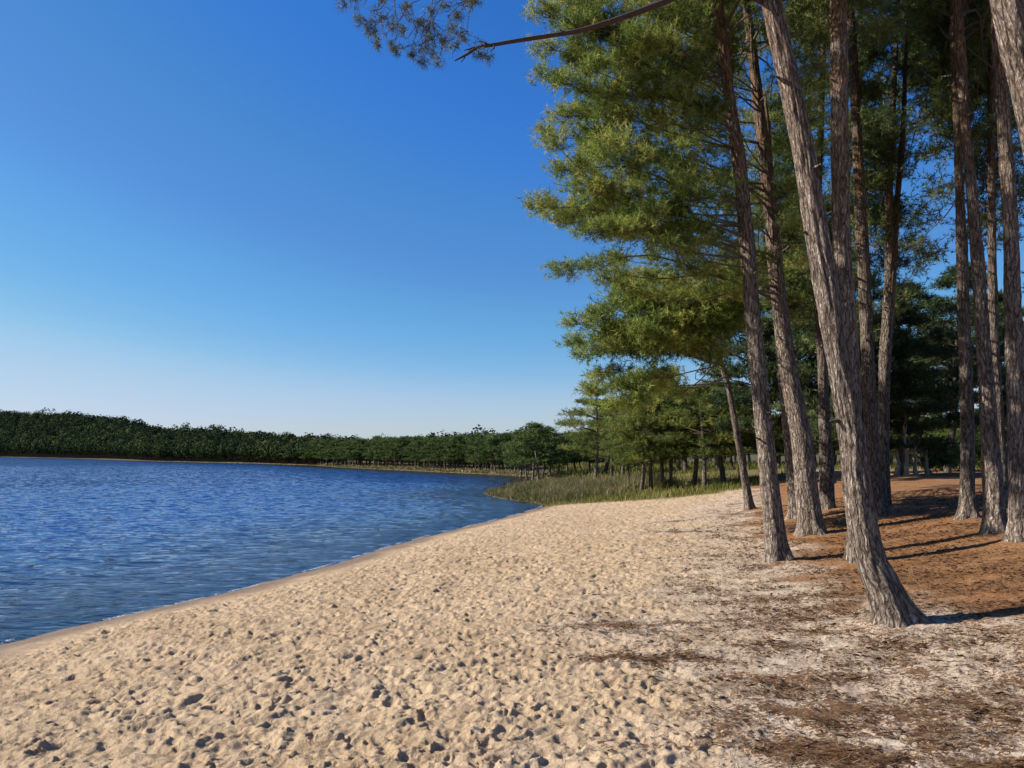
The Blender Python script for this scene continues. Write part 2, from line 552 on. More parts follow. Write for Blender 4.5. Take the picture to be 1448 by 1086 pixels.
near_tree('F', 'thin dark pine joined at its foot to a forked neighbour, right of curved trunk',
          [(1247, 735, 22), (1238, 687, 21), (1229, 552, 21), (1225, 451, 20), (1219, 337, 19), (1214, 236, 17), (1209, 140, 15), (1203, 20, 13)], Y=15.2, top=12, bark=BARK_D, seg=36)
near_tree('G', 'pine leaning right that forks into two thin stems halfway up',
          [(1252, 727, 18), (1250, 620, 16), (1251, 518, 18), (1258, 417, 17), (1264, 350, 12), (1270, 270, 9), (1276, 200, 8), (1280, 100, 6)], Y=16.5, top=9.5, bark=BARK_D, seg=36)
near_tree('H1', 'dark shaded pine with a widely flared foot, left of the pair at the right edge',
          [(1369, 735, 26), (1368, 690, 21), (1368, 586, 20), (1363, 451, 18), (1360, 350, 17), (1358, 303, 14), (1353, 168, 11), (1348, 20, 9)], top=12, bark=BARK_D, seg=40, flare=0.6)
near_tree('H2', 'sunlit grey pine directly right of the dark flared pine',
          [(1408, 755, 34), (1404, 690, 29), (1400, 620, 26), (1393, 518, 23), (1386, 417, 20), (1381, 350, 19), (1374, 270, 16), (1364, 168, 15), (1358, 67, 15), (1353, 0, 14)], top=12, seg=44)
near_tree('H3', 'thin dark pine mostly hidden behind the sunlit grey pine',
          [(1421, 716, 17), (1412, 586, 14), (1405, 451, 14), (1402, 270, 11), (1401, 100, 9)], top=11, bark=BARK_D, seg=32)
near_tree('H4', 'pale ochre pine cut by the right edge of the view at its foot',
          [(1444, 768, 33), (1440, 690, 29), (1438, 620, 27), (1434, 485, 25), (1430, 350, 23), (1426, 270, 22), (1417, 135, 19), (1411, 50, 17)], top=12, seg=44)
near_tree('I', 'close leaning pine of which only the pale upper trunk crosses the top right corner',
          [(1575, 905, 62), (1560, 800, 52), (1535, 600, 48), (1500, 350, 47), (1460, 160, 47), (1423, 0, 47)], top=11, seg=52)
near_tree('J', 'slim short pine leaning left over the end of the beach with a low spreading crown',
          [(1061, 722, 15), (1052, 670, 12), (1043, 620, 10), (1031, 552, 9), (1019, 512, 9), (1005, 470, 8), (985, 420, 7), (965, 380, 5)], top=6.2, bark=BARK_D, seg=28)


def clear_of_trunks(x, y, Y, rng):
    """keep foliage from covering the trunks that show in front of it"""
    for T in TREES.values():
        p = T['path']
        rel = p - np.array([0, 0, CAMZ])
        dep = rel[:, 1] * cp + rel[:, 2] * sp
        up = -rel[:, 1] * sp + rel[:, 2] * cp
        sx = 724 + F * rel[:, 0] / dep; sy = 543 - F * up / dep
        i = int(np.argmin(np.abs(sy - y)))
        if abs(sx[i] - x) < 30 and Y < p[i, 1] + 0.45 and p[i, 1] - Y < 4:
            Y = p[i, 1] + rng.uniform(0.5, 1.4)
    return Y


def branch_root(T, c, ln):
    zlow = T.get('zlow', 0)
    return near_on(T['path'], max(zlow + T['crown'].rng.uniform(0.0, 1.3), c[2] - 0.05 * ln + T['crown'].rng.normal() * 0.25))


for _k, _z in (('J', 3.9), ('B', 4.2), ('C', 4.6), ('D', 4.2), ('F', 5.5), ('G', 5.0), ('H1', 5.5), ('H2', 5.2)):
    TREES[_k]['zlow'] = _z


TREES['J']['thin'] = 0.55


def edge_pads(key, spots, Ys, rx, rz, n, **kw):
    """pads of foliage on branches, at pixel spots with their own depths"""
    T = TREES[key]; cr = T['crown']; rng = cr.rng
    for (x, y), Y in zip(spots, Ys):
        c = at(x, y, Y)
        ln = np.linalg.norm(c[:2] - T['foot'][:2])
        root = branch_root(T, c, ln)
        p = cr.branch(root, c, (0.006 + 0.005 * ln) * T.get('thin', 1), 0.004, droop=-0.02)
        r = rx * rng.uniform(0.75, 1.25)
        cr.pad(c, root, r, rz * rng.uniform(0.8, 1.2), int(n * r / rx), tint0=rng.uniform(0.35, 0.65), **kw)
        # side clumps along the outer half of the branch
        for k in (4, 5, 6, 7, 8):
            cc = p[k] + rng.normal(size=3) * np.array([0.25, 0.3, 0.12]) * rx * 1.4
            cr.pad(cc, root, r * 0.8, rz * 0.9, int(n * 0.6), tint0=rng.uniform(0.2, 0.7), **kw)


def fill_pads(key, poly, count, Y0, Y1, rx, rz, n, branch=0.16, **kw):
    T = TREES[key]; cr = T['crown']; rng = cr.rng
    p = np.asarray(poly, float); lo, hi = p.min(0), p.max(0); k = 0
    while k < count:
        x, y = rng.uniform(lo, hi)
        if not in_poly(np.array([x]), np.array([y]), poly)[0]:
            continue
        k += 1
        c = at(x, y, clear_of_trunks(x, y, rng.uniform(Y0, Y1), rng))
        ln = np.linalg.norm(c[:2] - T['foot'][:2])
        root = branch_root(T, c, ln)
        if rng.uniform() < branch:
            cr.branch(root, c, (0.005 + 0.004 * ln) * T.get('thin', 1), 0.004, droop=-0.02)
        r = rx * rng.uniform(0.6, 1.5)
        cr.pad(c, root, r, rz * rng.uniform(0.7, 1.4), int(n * r / rx), tint0=rng.uniform(0.15, 0.75), **kw)


def top_pads(key, z0, z1, R, count, n=110, rx=0.7):
    """the upper crown above the picture's edge"""
    T = TREES[key]; cr = T['crown']; rng = cr.rng
    for _ in range(count):
        z = rng.uniform(z0, z1)
        q = near_on(T['path'], z); a = rng.uniform(0, 2 * math.pi)
        rr = R * (1 - 0.6 * (z - z0) / (z1 - z0)) * rng.uniform(0.3, 1)
        c = q + np.array([math.cos(a) * rr, math.sin(a) * rr, 0.2])
        cr.branch(near_on(T['path'], z - 0.4), c, 0.03, 0.008)
        cr.pad(c, q, rx, 0.3, n, L=0.2, nl=0.16, nw=0.016, nn=12, twigs=0.1, tint0=rng.uniform(0.3, 0.65))


FOLQ = dict(L=0.13, nl=0.09, nw=0.0095, nn=15, twigs=0.22, twr=0.0045)
# B and C carry the big crown that overhangs the beach
edge_pads('B', [(772, 20), (775, 70), (800, 118), (800, 165), (785, 205), (800, 240), (765, 292), (800, 312), (835, 330), (850, 270), (845, 190), (840, 100), (830, 40), (880, 330)],
          [10.2, 10.8, 10.5, 11.2, 10.0, 10.8, 10.4, 11.0, 10.2, 10.7, 11.3, 10.0, 10.6, 10.5], 0.22, 0.13, 75, **FOLQ)
fill_pads('B', [(800, -40), (820, 110), (830, 200), (800, 290), (850, 345), (930, 330), (1010, 395), (1050, 330), (1040, -40)], 165, 10.0, 12.2, 0.23, 0.15, 46, **FOLQ)
edge_pads('C', [(800, 383), (835, 378), (862, 396), (780, 300), (778, 190), (768, 110)], [11.8, 12.4, 12.0, 11.9, 12.3, 12.3], 0.24, 0.12, 75, **FOLQ)
fill_pads('C', [(800, -40), (820, 200), (820, 330), (890, 385), (960, 400), (1060, 420), (1120, 330), (1130, -40)], 172, 11.6, 14.2, 0.27, 0.16, 50, **FOLQ)
fill_pads('C', [(1055, 330), (1060, 440), (1125, 440), (1150, 250), (1150, 60), (1100, 60)], 55, 12.0, 14.5, 0.28, 0.17, 50, **FOLQ)
# the slim leaning pine's own low crown
edge_pads('J', [(812, 458), (815, 485), (832, 502), (850, 532), (838, 552), (862, 575), (880, 545), (870, 430), (890, 405), (905, 560)],
          [15.2, 15.8, 15.4, 15.6, 16.0, 15.3, 15.2, 15.8, 15.4, 15.0], 0.28, 0.14, 80, L=0.16, nl=0.115, nw=0.015, nn=12, twigs=0.3, twr=0.005)
fill_pads('J', [(830, 440), (870, 395), (960, 375), (1040, 400), (1045, 460), (1000, 485), (930, 510), (870, 505)], 125, 14.6, 17.2, 0.3, 0.16, 50, L=0.16, nl=0.115, nw=0.015, nn=12, twigs=0.25, twr=0.005)
fill_pads('J', [(960, 430), (965, 495), (1010, 520), (1050, 500), (1050, 430)], 26, 15.3, 16.6, 0.28, 0.14, 42, L=0.16, nl=0.115, nw=0.015, nn=12, twigs=0.4, twr=0.005)
# canopies between the trunks
FQ2 = dict(L=0.16, nl=0.12, nw=0.015, nn=12, twigs=0.22)
fill_pads('D', [(1120, -40), (1110, 420), (1150, 500), (1215, 470), (1240, 300), (1250, -40)], 130, 15.5, 19.5, 0.38, 0.2, 52, **FQ2)
fill_pads('E', [(1130, -60), (1140, 120), (1200, 140), (1260, 60), (1270, -60)], 45, 10.6, 13, 0.28, 0.16, 48, **FOLQ)
fill_pads('F', [(1195, -60), (1200, 330), (1250, 360), (1275, 150), (1310, 80), (1310, -60)], 110, 14, 18, 0.36, 0.2, 52, **FQ2)
fill_pads('G', [(1235, 180), (1240, 420), (1262, 470), (1290, 400), (1310, 380), (1300, 300), (1275, 260), (1262, 180)], 44, 16, 18.5, 0.3, 0.16, 26, **dict(FQ2, twigs=0.9))
fill_pads('H1', [(1270, -60), (1285, 110), (1300, 170), (1345, 200), (1365, 130), (1370, -60)], 64, 12.5, 16, 0.32, 0.18, 50, **FQ2)
fill_pads('H2', [(1310, -60), (1330, 180), (1355, 235), (1400, 215), (1420, -60)], 50, 11.0, 14, 0.28, 0.16, 46, **FQ2)
fill_pads('H3', [(1370, -60), (1380, 230), (1450, 290), (1530, 270), (1540, -60)], 100, 14, 18, 0.36, 0.2, 52, **FQ2)
fill_pads('H4', [(1395, -60), (1400, 180), (1470, 230), (1540, 170), (1540, -60)], 44, 10.5, 13, 0.28, 0.16, 46, **FQ2)
fill_pads('Cb', [(1060, 150), (1065, 400), (1120, 460), (1140, 300), (1130, 150)], 60, 14.5, 17, 0.34, 0.2, 52, **FQ2)
fill_pads('H1', [(1275, 150), (1270, 300), (1300, 390), (1350, 330), (1350, 170)], 34, 14, 17, 0.26, 0.12, 14, **dict(FQ2, twigs=1.2))
fill_pads('H3', [(1362, 180), (1362, 330), (1440, 380), (1450, 200)], 40, 15, 18, 0.3, 0.14, 26, **dict(FQ2, twigs=0.8))
for key, z0, z1, R, cnt in (('A', 8.6, 12, 1.9, 26), ('B', 9, 12.4, 2.0, 26), ('C', 10, 12.6, 2.0, 22), ('D', 12, 13, 1.5, 8), ('E', 8.6, 12.4, 1.8, 20), ('F', 12, 13, 1.5, 8),
                            ('H1', 10, 12.4, 1.6, 14), ('H2', 9.8, 12.4, 1.6, 14), ('H4', 9.4, 12.4, 1.6, 14), ('I', 7.6, 11.6, 1.8, 24), ('H3', 11.5, 12.5, 1.4, 8)):
    top_pads(key, z0, z1, R, cnt)

for key, T in TREES.items():
    if T['crown'].T:
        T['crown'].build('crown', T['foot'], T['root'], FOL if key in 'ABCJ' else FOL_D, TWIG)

# second stem of the forked pine
TG = TREES['G']
gp = np.array([at(x, y, 16.5) for x, y in ((1254, 470), (1256, 417), (1258, 350), (1257, 270), (1261, 180), (1266, 80), (1270, -20))])
gr = np.array([14, 13, 12, 11, 9, 7, 5]) * 0.5 * 16.5 / F
v, q, bk, rise = trunk_mesh(gp, gr, TG['foot'], 24, 0.06, 0, 0.008, 21)
mesh_obj('stem', v, q, BARK_D, TG['root'], True, point_attr={'bark': bk, 'rise': rise})

# the bare dead branch of the curved pine, and its hanging spray of twigs
TA = TREES['A']; YA = TA['foot'][1]
rngb = np.random.default_rng(55)
bp = np.array([at(x, y, Y) for x, y, Y in ((1078, -62, YA), (1010, -28, YA - .1), (943, 1, YA - .2), (905, 16, YA - .25), (871, 28, YA - .3), (825, 42, YA - .33), (781, 50, YA - .35), (735, 57, YA - .38), (700, 63, YA - .4), (677, 67, YA - .42), (660, 77, YA - .43), (643, 86, YA - .44))])
br = np.array([9, 8, 7.2, 6.6, 6.2, 5.6, 5, 4.4, 4, 4, 3, 1.2]) * 0.5 * YA / F * 1.25
v, q, bk, rise = trunk_mesh(bp, br, TA['foot'], 16, 0.025, 0, 0.006, 31)
V = [v]; Q = [q]; n0 = len(v)
for a, b, r0 in (((690, 63), (676, 59), 2.6), ((672, 67), (656, 72), 2.2), ((660, 77), (652, 88), 1.6), ((700, 64), (694, 72), 1.4), ((800, 47), (792, 40), 1.8), ((865, 30), (858, 22), 2)):
    pa, pb = at(*a, YA - .41), at(*b, YA - .46)
    pp = np.linspace(pa, pb, 6); pp[1:5] += rngb.normal(size=(4, 3)) * 0.006
    vv, qq, _, _ = tube(pp - TA['foot'], np.linspace(r0, 0.7, 6) * 0.75 * YA / F, 8)
    V.append(vv); Q.append(qq + n0); n0 += len(vv)
o = mesh_obj('dead_branch', np.concatenate(V), np.concatenate(Q), DEADWOOD, TA['root'], True); o['label'] = 'bare brown branch reaching left over the beach'
sv, sq, _, _ = tube(np.array([at(1076, -2, YA), at(1066, -4, YA - .1), at(1058, 1, YA - .2)]) - TA['foot'], np.array([0.05, 0.035, 0.012]), 10)
mesh_obj('branch_stub', sv, sq, DEADWOOD, TA['root'], True)

sp_ = Crown(np.random.default_rng(77)); YS = YA - 0.6
main = [at(x, y, YS) for x, y in ((1075, -150), (930, -130), (800, -95), (690, -62), (600, -48), (520, -32), (470, -8))]
mp = spline(main, 40); v, q, _, _ = tube(mp, np.linspace(0.028, 0.006, 40), 8); sp_.add(v, q)
tips = [(488, 6), (502, -2), (512, 28), (522, 34), (528, 46), (545, 24), (556, 62), (563, 70), (583, 76), (570, 44), (598, 62), (610, 76), (612, 50), (625, 58), (640, 40), (655, 52), (648, 20), (664, 8), (672, 2),
        (590, 30), (575, 12), (610, 18), (630, 10), (540, 4), (555, 36), (688, 78), (676, 74), (598, 86), (620, 84), (604, 40), (535, 60), (642, 66)]
tp = np.array([at(x, y, YS + sp_.rng.uniform(-0.35, 0.35)) for x, y in tips])
hubs = np.array([at(x, y, YS + dy) for x, y, dy in ((505, -4, .1), (532, 14, -.1), (560, 28, .15), (588, 40, 0), (612, 30, -.15), (634, 22, .1), (655, 8, 0), (575, 8, -.2), (606, 54, .1), (660, 44, .1))])
for h in hubs:
    root = mp[int(np.argmin(np.linalg.norm(mp - (h + np.array([0.35, 0, 0.12])), axis=1)))]
    L_ = np.linalg.norm(h - root)
    p = spline([root, root * .65 + h * .35 + sp_.rng.normal(size=3) * 0.07, root * .3 + h * .7 + sp_.rng.normal(size=3) * 0.06, h], 16)
    v, q, _, _ = tube(p, np.linspace(0.007, 0.003, 16), 5); sp_.add(v, q)
for i, t_ in enumerate(tp):
    dd_ = np.linalg.norm(hubs - t_, axis=1); root = hubs[int(sp_.rng.choice(np.argsort(dd_)[:2]))]
    mid = root * 0.5 + t_ * 0.5 + sp_.rng.normal(size=3) * 0.05
    p = spline([root, root * .75 + t_ * .25 + sp_.rng.normal(size=3) * 0.025, mid, t_], 12); v, q, _, _ = tube(p, np.linspace(0.0038, 0.0018, 12), 5); sp_.add(v, q)
    tv, tq = twig_lines(p[[3, 4, 5, 6, 7, 8, 9, 10]], p[[3, 4, 5, 6, 7, 8, 9, 10]] + sp_.rng.normal(size=(8, 3)) * 0.055 + unit(t_ - root) * 0.06, 0.0016, sp_.rng); sp_.add(tv, tq)
    nt = 16
    pos = np.concatenate([t_ + sp_.rng.normal(size=(nt, 3)) * 0.022, p[[6, 8, 9, 10, 11]] + sp_.rng.normal(size=(5, 3)) * 0.02])
    dd = unit(unit(t_ - mid) + sp_.rng.normal(size=(len(pos), 3)) * 0.6)
    v, f = tufts(pos, dd, 0.03, 0.075, 0.0038, 10, sp_.rng, 0.8); sp_.add(v, f, np.clip(sp_.rng.normal(0.55, 0.2, len(f)), 0, 1))
o = sp_.build('needle_spray', TA['foot'], TA['root'], FOL_S, mat_simple('grey_twig', (0.07, 0.055, 0.045))); o['label'] = 'thin hanging twigs with sparse grey green needles'


# ------------------------------------------------------------------ smaller pines further off: prototypes and copies
def proto_pine(label, h, cb, R, seed, nt, L, nl, nw, nn, fol, bark, rad=0.09, whorls=7, per=5, twigs=0.15, flat=0.3, cat='tree', lean=0.05, name='pine_tree', shape=0.75):
    rng = np.random.default_rng(seed)
    t = thing(name, label, cat, (0, 0, 0))
    lx, ly = rng.normal(size=2) * lean
    zz = np.linspace(-0.2, h * 0.97, 8)
    path = np.column_stack([lx * zz + 0.05 * np.sin(zz * 1.3 + seed), ly * zz + 0.05 * np.cos(zz * 1.1 + seed * 2), zz])
    v, q, bk, rise = trunk_mesh(path, np.linspace(rad, rad * 0.25, 8), np.zeros(3), 14, 0.15, 0.3, 0.006, seed)
    mesh_obj('trunk', v, q, bark, t, True, point_attr={'bark': bk, 'rise': rise})
    cr = Crown(rng); P = spline(path, 60)
    for w in range(whorls):
        f = w / (whorls - 1)
        z = cb + (h - cb) * f
        prof = (math.sin(math.pi * min(1, 0.25 + shape * f)) ** 0.7) * R if f < 0.98 else 0.12 * R
        a0 = rng.uniform(0, 6.28)
        m = max(1, int(per * (0.5 + 0.7 * prof / R)))
        for b in range(m):
            a = a0 + b * 2 * math.pi / m + rng.normal() * 0.35
            rr = prof * rng.uniform(0.45, 1.1)
            root = near_on(P, z - 0.15 * rr)
            c = near_on(P, z) + np.array([math.cos(a) * rr, math.sin(a) * rr, rng.normal() * 0.1 * (h - cb) / whorls + 0.1 * rr])
            cr.branch(root, c, 0.012 + 0.012 * rr, 0.006, n=6, seg=4)
            pr = max(0.28 * R, 0.42 * prof) * rng.uniform(0.8, 1.2)
            cr.pad(c, root, pr, pr * flat * rng.uniform(0.8, 1.4), nt, L, nl, nw, nn, twigs, rng.uniform(0.25, 0.7), 0.008)
    cr.build('crown', np.zeros(3), t, fol, TWIG)
    return t


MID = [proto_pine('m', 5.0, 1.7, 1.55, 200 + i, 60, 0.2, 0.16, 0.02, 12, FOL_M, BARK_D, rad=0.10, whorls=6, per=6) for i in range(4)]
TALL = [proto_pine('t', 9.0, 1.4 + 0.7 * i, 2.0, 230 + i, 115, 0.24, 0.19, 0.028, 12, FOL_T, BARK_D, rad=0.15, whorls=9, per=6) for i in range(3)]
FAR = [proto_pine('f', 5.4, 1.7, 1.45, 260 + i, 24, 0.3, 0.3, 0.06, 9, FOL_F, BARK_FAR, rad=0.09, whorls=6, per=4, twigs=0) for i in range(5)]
used = set()


def put(protos, i, x, y, h, w, label, group, rotz):
    p = protos[i % len(protos)]
    base_h = {id(MID): 5.0, id(TALL): 9.0, id(FAR): 5.4}[id(protos)]
    loc = (x, y, tz(x, y) - 0.03); sc = (w, h / base_h)
    if p.name in used:
        return dup(p, loc, rotz, sc, label, group)
    used.add(p.name)
    p.location = loc; p.rotation_euler = (0, 0, rotz); p.scale = (sc[0], sc[0], sc[1]); p['label'] = label
    if group: p['group'] = group
    return p


def height_for(Y, ytop):
    return at(724, ytop, Y)[2]


rngp = np.random.default_rng(91)
# young pines behind the reeds: foot pixel, top pixel, width factor
ORD = ['first', 'second', 'third', 'fourth', 'fifth', 'sixth', 'seventh', 'eighth']
mid = [(889, 690, 592, 0.80), (906, 696, 560, 1.0), (920, 694, 545, 1.05), (936, 691, 556, 1.0), (948, 691, 548, 1.1), (980, 688, 552, 1.15), (996, 692, 548, 1.1), (1022, 684, 540, 1.3)]
GY = 'young pines behind the reeds'
for i, (px, py, ytop, w) in enumerate(mid):
    g = ground_hit(px, py)
    put(MID, i, g[0], g[1], height_for(g[1], ytop) - tz(g[0], g[1]), w,
        '%s trunk from the left in the row of young pines behind the reeds' % ORD[i], GY, rngp.uniform(0, 6.28))
GB = 'young pines standing deeper behind the front row'
for i, px in enumerate([862, 878, 958, 968, 1012, 1036, 1052, 1074, 1090, 1108, 1128, 1150, 1176, 1202, 1228, 842]):
    Y = rngp.uniform(44, 62); x = (px - 724) / F * Y * 1.0
    put(MID, i + 1, x, Y, height_for(Y, rngp.uniform(548, 590)) - tz(x, Y), rngp.uniform(1.2, 1.7),
        'young pine in the shade behind the front row, its crown merging with neighbours', GB, rngp.uniform(0, 6.28))
GD = 'pines far back in the wood beyond the grass'
for i in range(44):
    Y = rngp.uniform(62, 115); px = rngp.uniform(835, 1470); x = (px - 724) / F * Y
    put(MID, i + 2, x, Y, height_for(Y, rngp.uniform(585, 612)) - tz(x, Y), rngp.uniform(1.5, 2.4),
        'pine far back in the wood beyond the grass, small between nearer trunks', GD, rngp.uniform(0, 6.28))
# taller dark pines behind the trunks on the right
tall = [(1275, 30, 432, 0.95, 'dark pine with crown down to pale dead stems, behind the forked pine'),
        (1337, 33, 372, 1.0, 'tall dark conifer with a pale lit foot beside the gap of bright sky'),
        (1302, 38, 405, 1.05, 'dark dense pine filling the space between forked pine and tall conifer'),
        (1236, 36, 455, 0.9, 'dark pine crown seen just behind the thin paired trunks'),
        (1388, 42, 560, 0.7, 'low dark pine glimpsed between the flared pine and sunlit grey pine'),
        (1428, 40, 420, 1.0, 'dark pine glimpsed between the sunlit grey pine and pale ochre pine'),
        (1490, 36, 380, 1.0, 'dark pine at the far right edge behind the pale ochre pine')]
tall += [(1078, 29, 330, 0.85, 'dark pine filling the gap between straight pine and broad leaning pine'),
         (1128, 31, 300, 0.9, 'dark pine seen right behind the broad leaning pine'),
         (1172, 27, 290, 0.8, 'dark pine seen right behind the slender dark trunk'),
         (1222, 29, 330, 0.85, 'dark pine directly behind the thin dark trunk right of the curved one'),
         (1045, 36, 540, 0.6, 'dark pine behind the slim short leaning trunk')]
for i, (px, Y, ytop, w, lab) in enumerate(tall):
    x = (px - 724) / F * Y
    put(TALL, i, x, Y, height_for(Y, ytop) - tz(x, Y), w, lab, 'dark pines behind the tall trunks', rngp.uniform(0, 6.28))

# pines of the promontory beyond the spit
GP = 'pines clustered on the promontory'
prom = [(745, 671, 612, .8), (752, 672, 604, .9), (760, 673, 600, 1.0), (766, 672, 606, .9), (778, 670, 612, 1.0), (790, 669, 618, 1.0), (801, 668, 616, 1.0), (812, 668, 613, 1.0), (822, 667, 618, 1.0), (832, 668, 622, .9), (736, 669, 616, .9)]
LP = ['pine on the left fringe of the promontory cluster', 'pale stemmed pine left of the tallest promontory pine', 'tallest pine of the promontory cluster', 'pine touching the right side of the tallest promontory pine']
for i, (px, py, ytop, w) in enumerate(prom):
    Y = F * 1.85 / (py - HORIZON); x = (px - 724) / F * Y
    lab = LP[i] if i < 4 else 'pine in the dark right half of the promontory cluster'
    if i == 10: lab = 'pine at the far left end of the promontory cluster, just apart from the long row'
    put(FAR, i, x, Y, height_for(Y, ytop) - tz(x, Y), w * 1.25, lab, GP, rngp.uniform(0, 6.28))
# the long row along the far shore
GR = 'pines in the long row along the far shore'
fr = np.array([(738, 673), (695, 671), (632, 668), (579, 665.5), (479, 661), (425, 657.5)], float)
for row in range(3):
    n = (46, 46, 40)[row]
    for i in range(n):
        u = (i + rngp.uniform(0.1, 0.9)) / n
        px = 738 - u * (738 - 412)
        ys = np.interp(px, fr[::-1, 0], fr[::-1, 1])
        D = F * CAMZ / (ys - HORIZON) * (1.05 + 0.06 * row + rngp.uniform(0, 0.04)); x = (px - 724) / F * D
        ytop = np.interp(px, [412, 500, 600, 700, 740], [624, 624, 622, 617, 615]) + rngp.normal() * 2.2 - row * 0.6
        put(FAR, i + row, x, D, height_for(D, ytop) - tz(x, D), rngp.uniform(0.95, 1.35) * D / 105,
            'pine in the long even row along the far shore', GR, rngp.uniform(0, 6.28))
for protos in (MID, TALL, FAR):
    for p in protos:
        assert p.name in used

# low shrubs and pale dead stems under the dark pines on the right
SHR = []


def shrub(label, px, Y, w, h, seed, fol=None):
    rng = np.random.default_rng(seed)
    x = (px - 724) / F * Y; b = np.array([x, Y, tz(x, Y)])
    t = thing('shrub', label, 'shrub', b, 'dark shrubs under the pines')
    cr = Crown(rng)
    for k in range(9):
        c = b + np.array([rng.uniform(-w, w) * 0.6, rng.uniform(-w, w) * 0.6, h * rng.uniform(0.25, 0.8)])
        cr.pad(c, b, w * 0.45, h * 0.3, 80, 0.16, 0.14, 0.03, 9, 0.1, rng.uniform(0.2, 0.6), 0.006)
    cr.build('foliage', b, t, fol or FOL_D, TWIG)
    rb = np.tile(b, (10, 1)); e = rb + np.column_stack([rng.uniform(-w, w, 10) * 0.6, rng.uniform(-w, w, 10) * 0.6, np.full(10, h * 0.7)])
    v, q = twig_lines(rb - [0, 0, .05], e, 0.02, rng)
    mesh_obj('stem', v - b, q, BARK_D, t)


shrub('dark shrub beside the pale dead stems under the dark pines', 1312, 31, 1.0, 1.5, 1)
shrub('dark shrub at the foot of the tall conifer by the sky gap', 1328, 35, 0.9, 1.3, 2)
shrub('green shrub right of the tall conifer, below the bright sky gap', 1352, 37, 0.9, 1.2, 3, FOL_M)
shrub('shrub between sunlit grey pine and pale ochre pine', 1428, 36, 1.2, 1.9, 4, FOL_M)
shrub('shrub glimpsed between the dark flared pine and sunlit grey pine', 1390, 34, 0.8, 1.4, 5)
shrub('dark shrub seen behind the thin paired trunks', 1240, 34, 1.1, 1.3, 6)
for i, (px, Y, hh, lab) in enumerate(((1266, 29, 1.3, 'leftmost pale dead stem under the dark pines'), (1279, 28.5, 1.9, 'tallest pale dead stem under the dark pines'),
                                      (1292, 29, 1.1, 'short thick pale dead stem right of the tallest one'), (1307, 29.5, 1.0, 'crooked pale dead stem nearest the dark shrub'))):
    rng = np.random.default_rng(400 + i); x = (px - 724) / F * Y; b = np.array([x, Y, tz(x, Y)])
    t = thing('dead_stem', lab, 'dead tree', b, 'pale dead stems under the pines')
    zz = np.linspace(-0.1, hh, 6); p = b + np.column_stack([rng.normal(size=6) * 0.025, rng.normal(size=6) * 0.025, zz])
    v, q, bk, rise = trunk_mesh(p, np.linspace(0.085, 0.03, 6), b, 12, 0.06, 0.5, 0.01, i)
    mesh_obj('trunk', v, q, BARK_PALE, t, True)
    s = p[[2, 3, 3, 4, 4, 5]]; e = s + np.column_stack([rng.uniform(-.5, .5, 6), rng.uniform(-.3, .3, 6), rng.uniform(.1, .5, 6)])
    v, q = twig_lines(s, e, 0.02, rng); mesh_obj('branches', v - b, q, BARK_PALE, t)

# ------------------------------------------------------------------ far wooded hill: one mass
rf = np.random.default_rng(500)
pos = []; hh = []; tn = []
for az_d0, az_d1, n in ((-48, -36, 700), (-36, -30, 2000), (-30, -24, 1900), (-24, -18, 1500), (-18, -13.5, 900), (-13.5, -2, 700), (-2, 8, 200)):
    az = np.radians(rf.uniform(az_d0, az_d1, n)); u = np.where(rf.uniform(size=n) < 0.35, rf.uniform(0, 0.10, n), rf.uniform(0, 1, n) ** 1.2)
    ds = np.interp(az, AZ_K, AZ_DS) / np.cos(az); dr = np.interp(az, AZ_K, AZ_DR) / np.cos(az)
    off = np.where(az > math.radians(-13.6), 1.28, 1.006)
    r = ds * off + u * (dr * 1.02 - ds) * np.where(az > math.radians(-13.6), 0.5, 1.0)
    x, y = r * np.sin(az), r * np.cos(az)
    s = shore_dist(x, y); k = s > 1.0
    x, y, r, u, az = x[k], y[k], r[k], u[k], az[k]
    H = np.interp(r, [90, 150, 240, 420, 600, 1200], [4.5, 4.4, 5.6, 9.5, 12.5, 15]) * rf.uniform(0.68, 1.15, len(r))
    H = np.where(rf.uniform(size=len(r)) < 0.05, H * 1.22, H)
    pos.append(np.column_stack([x, y, terrain(x, y)])); hh.append(H)
pos = np.concatenate(pos); hh = np.concatenate(hh); N = len(pos)
nl_ = 130
u = unit(rf.normal(size=(N, nl_, 3))) * rf.uniform(0.7, 1, (N, nl_, 1))
rad = hh * rf.uniform(0.24, 0.34, N)
c = pos[:, None, :] + np.array([0, 0, 1.0]) * (hh * 0.6)[:, None, None] + u * np.stack([rad, rad, hh * 0.40], -1)[:, None, :]
d1 = unit(u + rf.normal(size=u.shape) * 0.28); a1 = unit(np.cross(d1, rf.normal(size=u.shape))); a2 = np.cross(d1, a1)
sz = (rad * 0.25)[:, None, None] * rf.uniform(0.6, 1.2, (N, nl_, 1))
tri = np.stack([c - a1 * sz * .6, c + a1 * sz * .6, c + a2 * sz * 1.1 + d1 * sz * .1], 2).reshape(-1, 3)
tint = np.repeat(np.clip(rf.normal(0.45, 0.32, N), 0, 1), nl_) + rf.normal(size=N * nl_) * 0.08
tf = np.arange(len(tri)).reshape(-1, 3)
tv, tq = twig_lines(pos - [0, 0, .5], pos + np.column_stack([np.zeros(N), np.zeros(N), hh * 0.7]), hh * 0.02, rf, 0.0, 1)
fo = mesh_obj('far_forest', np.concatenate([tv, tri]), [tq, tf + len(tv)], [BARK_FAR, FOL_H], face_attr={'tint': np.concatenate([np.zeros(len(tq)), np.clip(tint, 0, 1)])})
fo['kind'] = 'stuff'; fo['label'] = 'dark pine forest covering the low hill across the lake'; fo['category'] = 'forest'

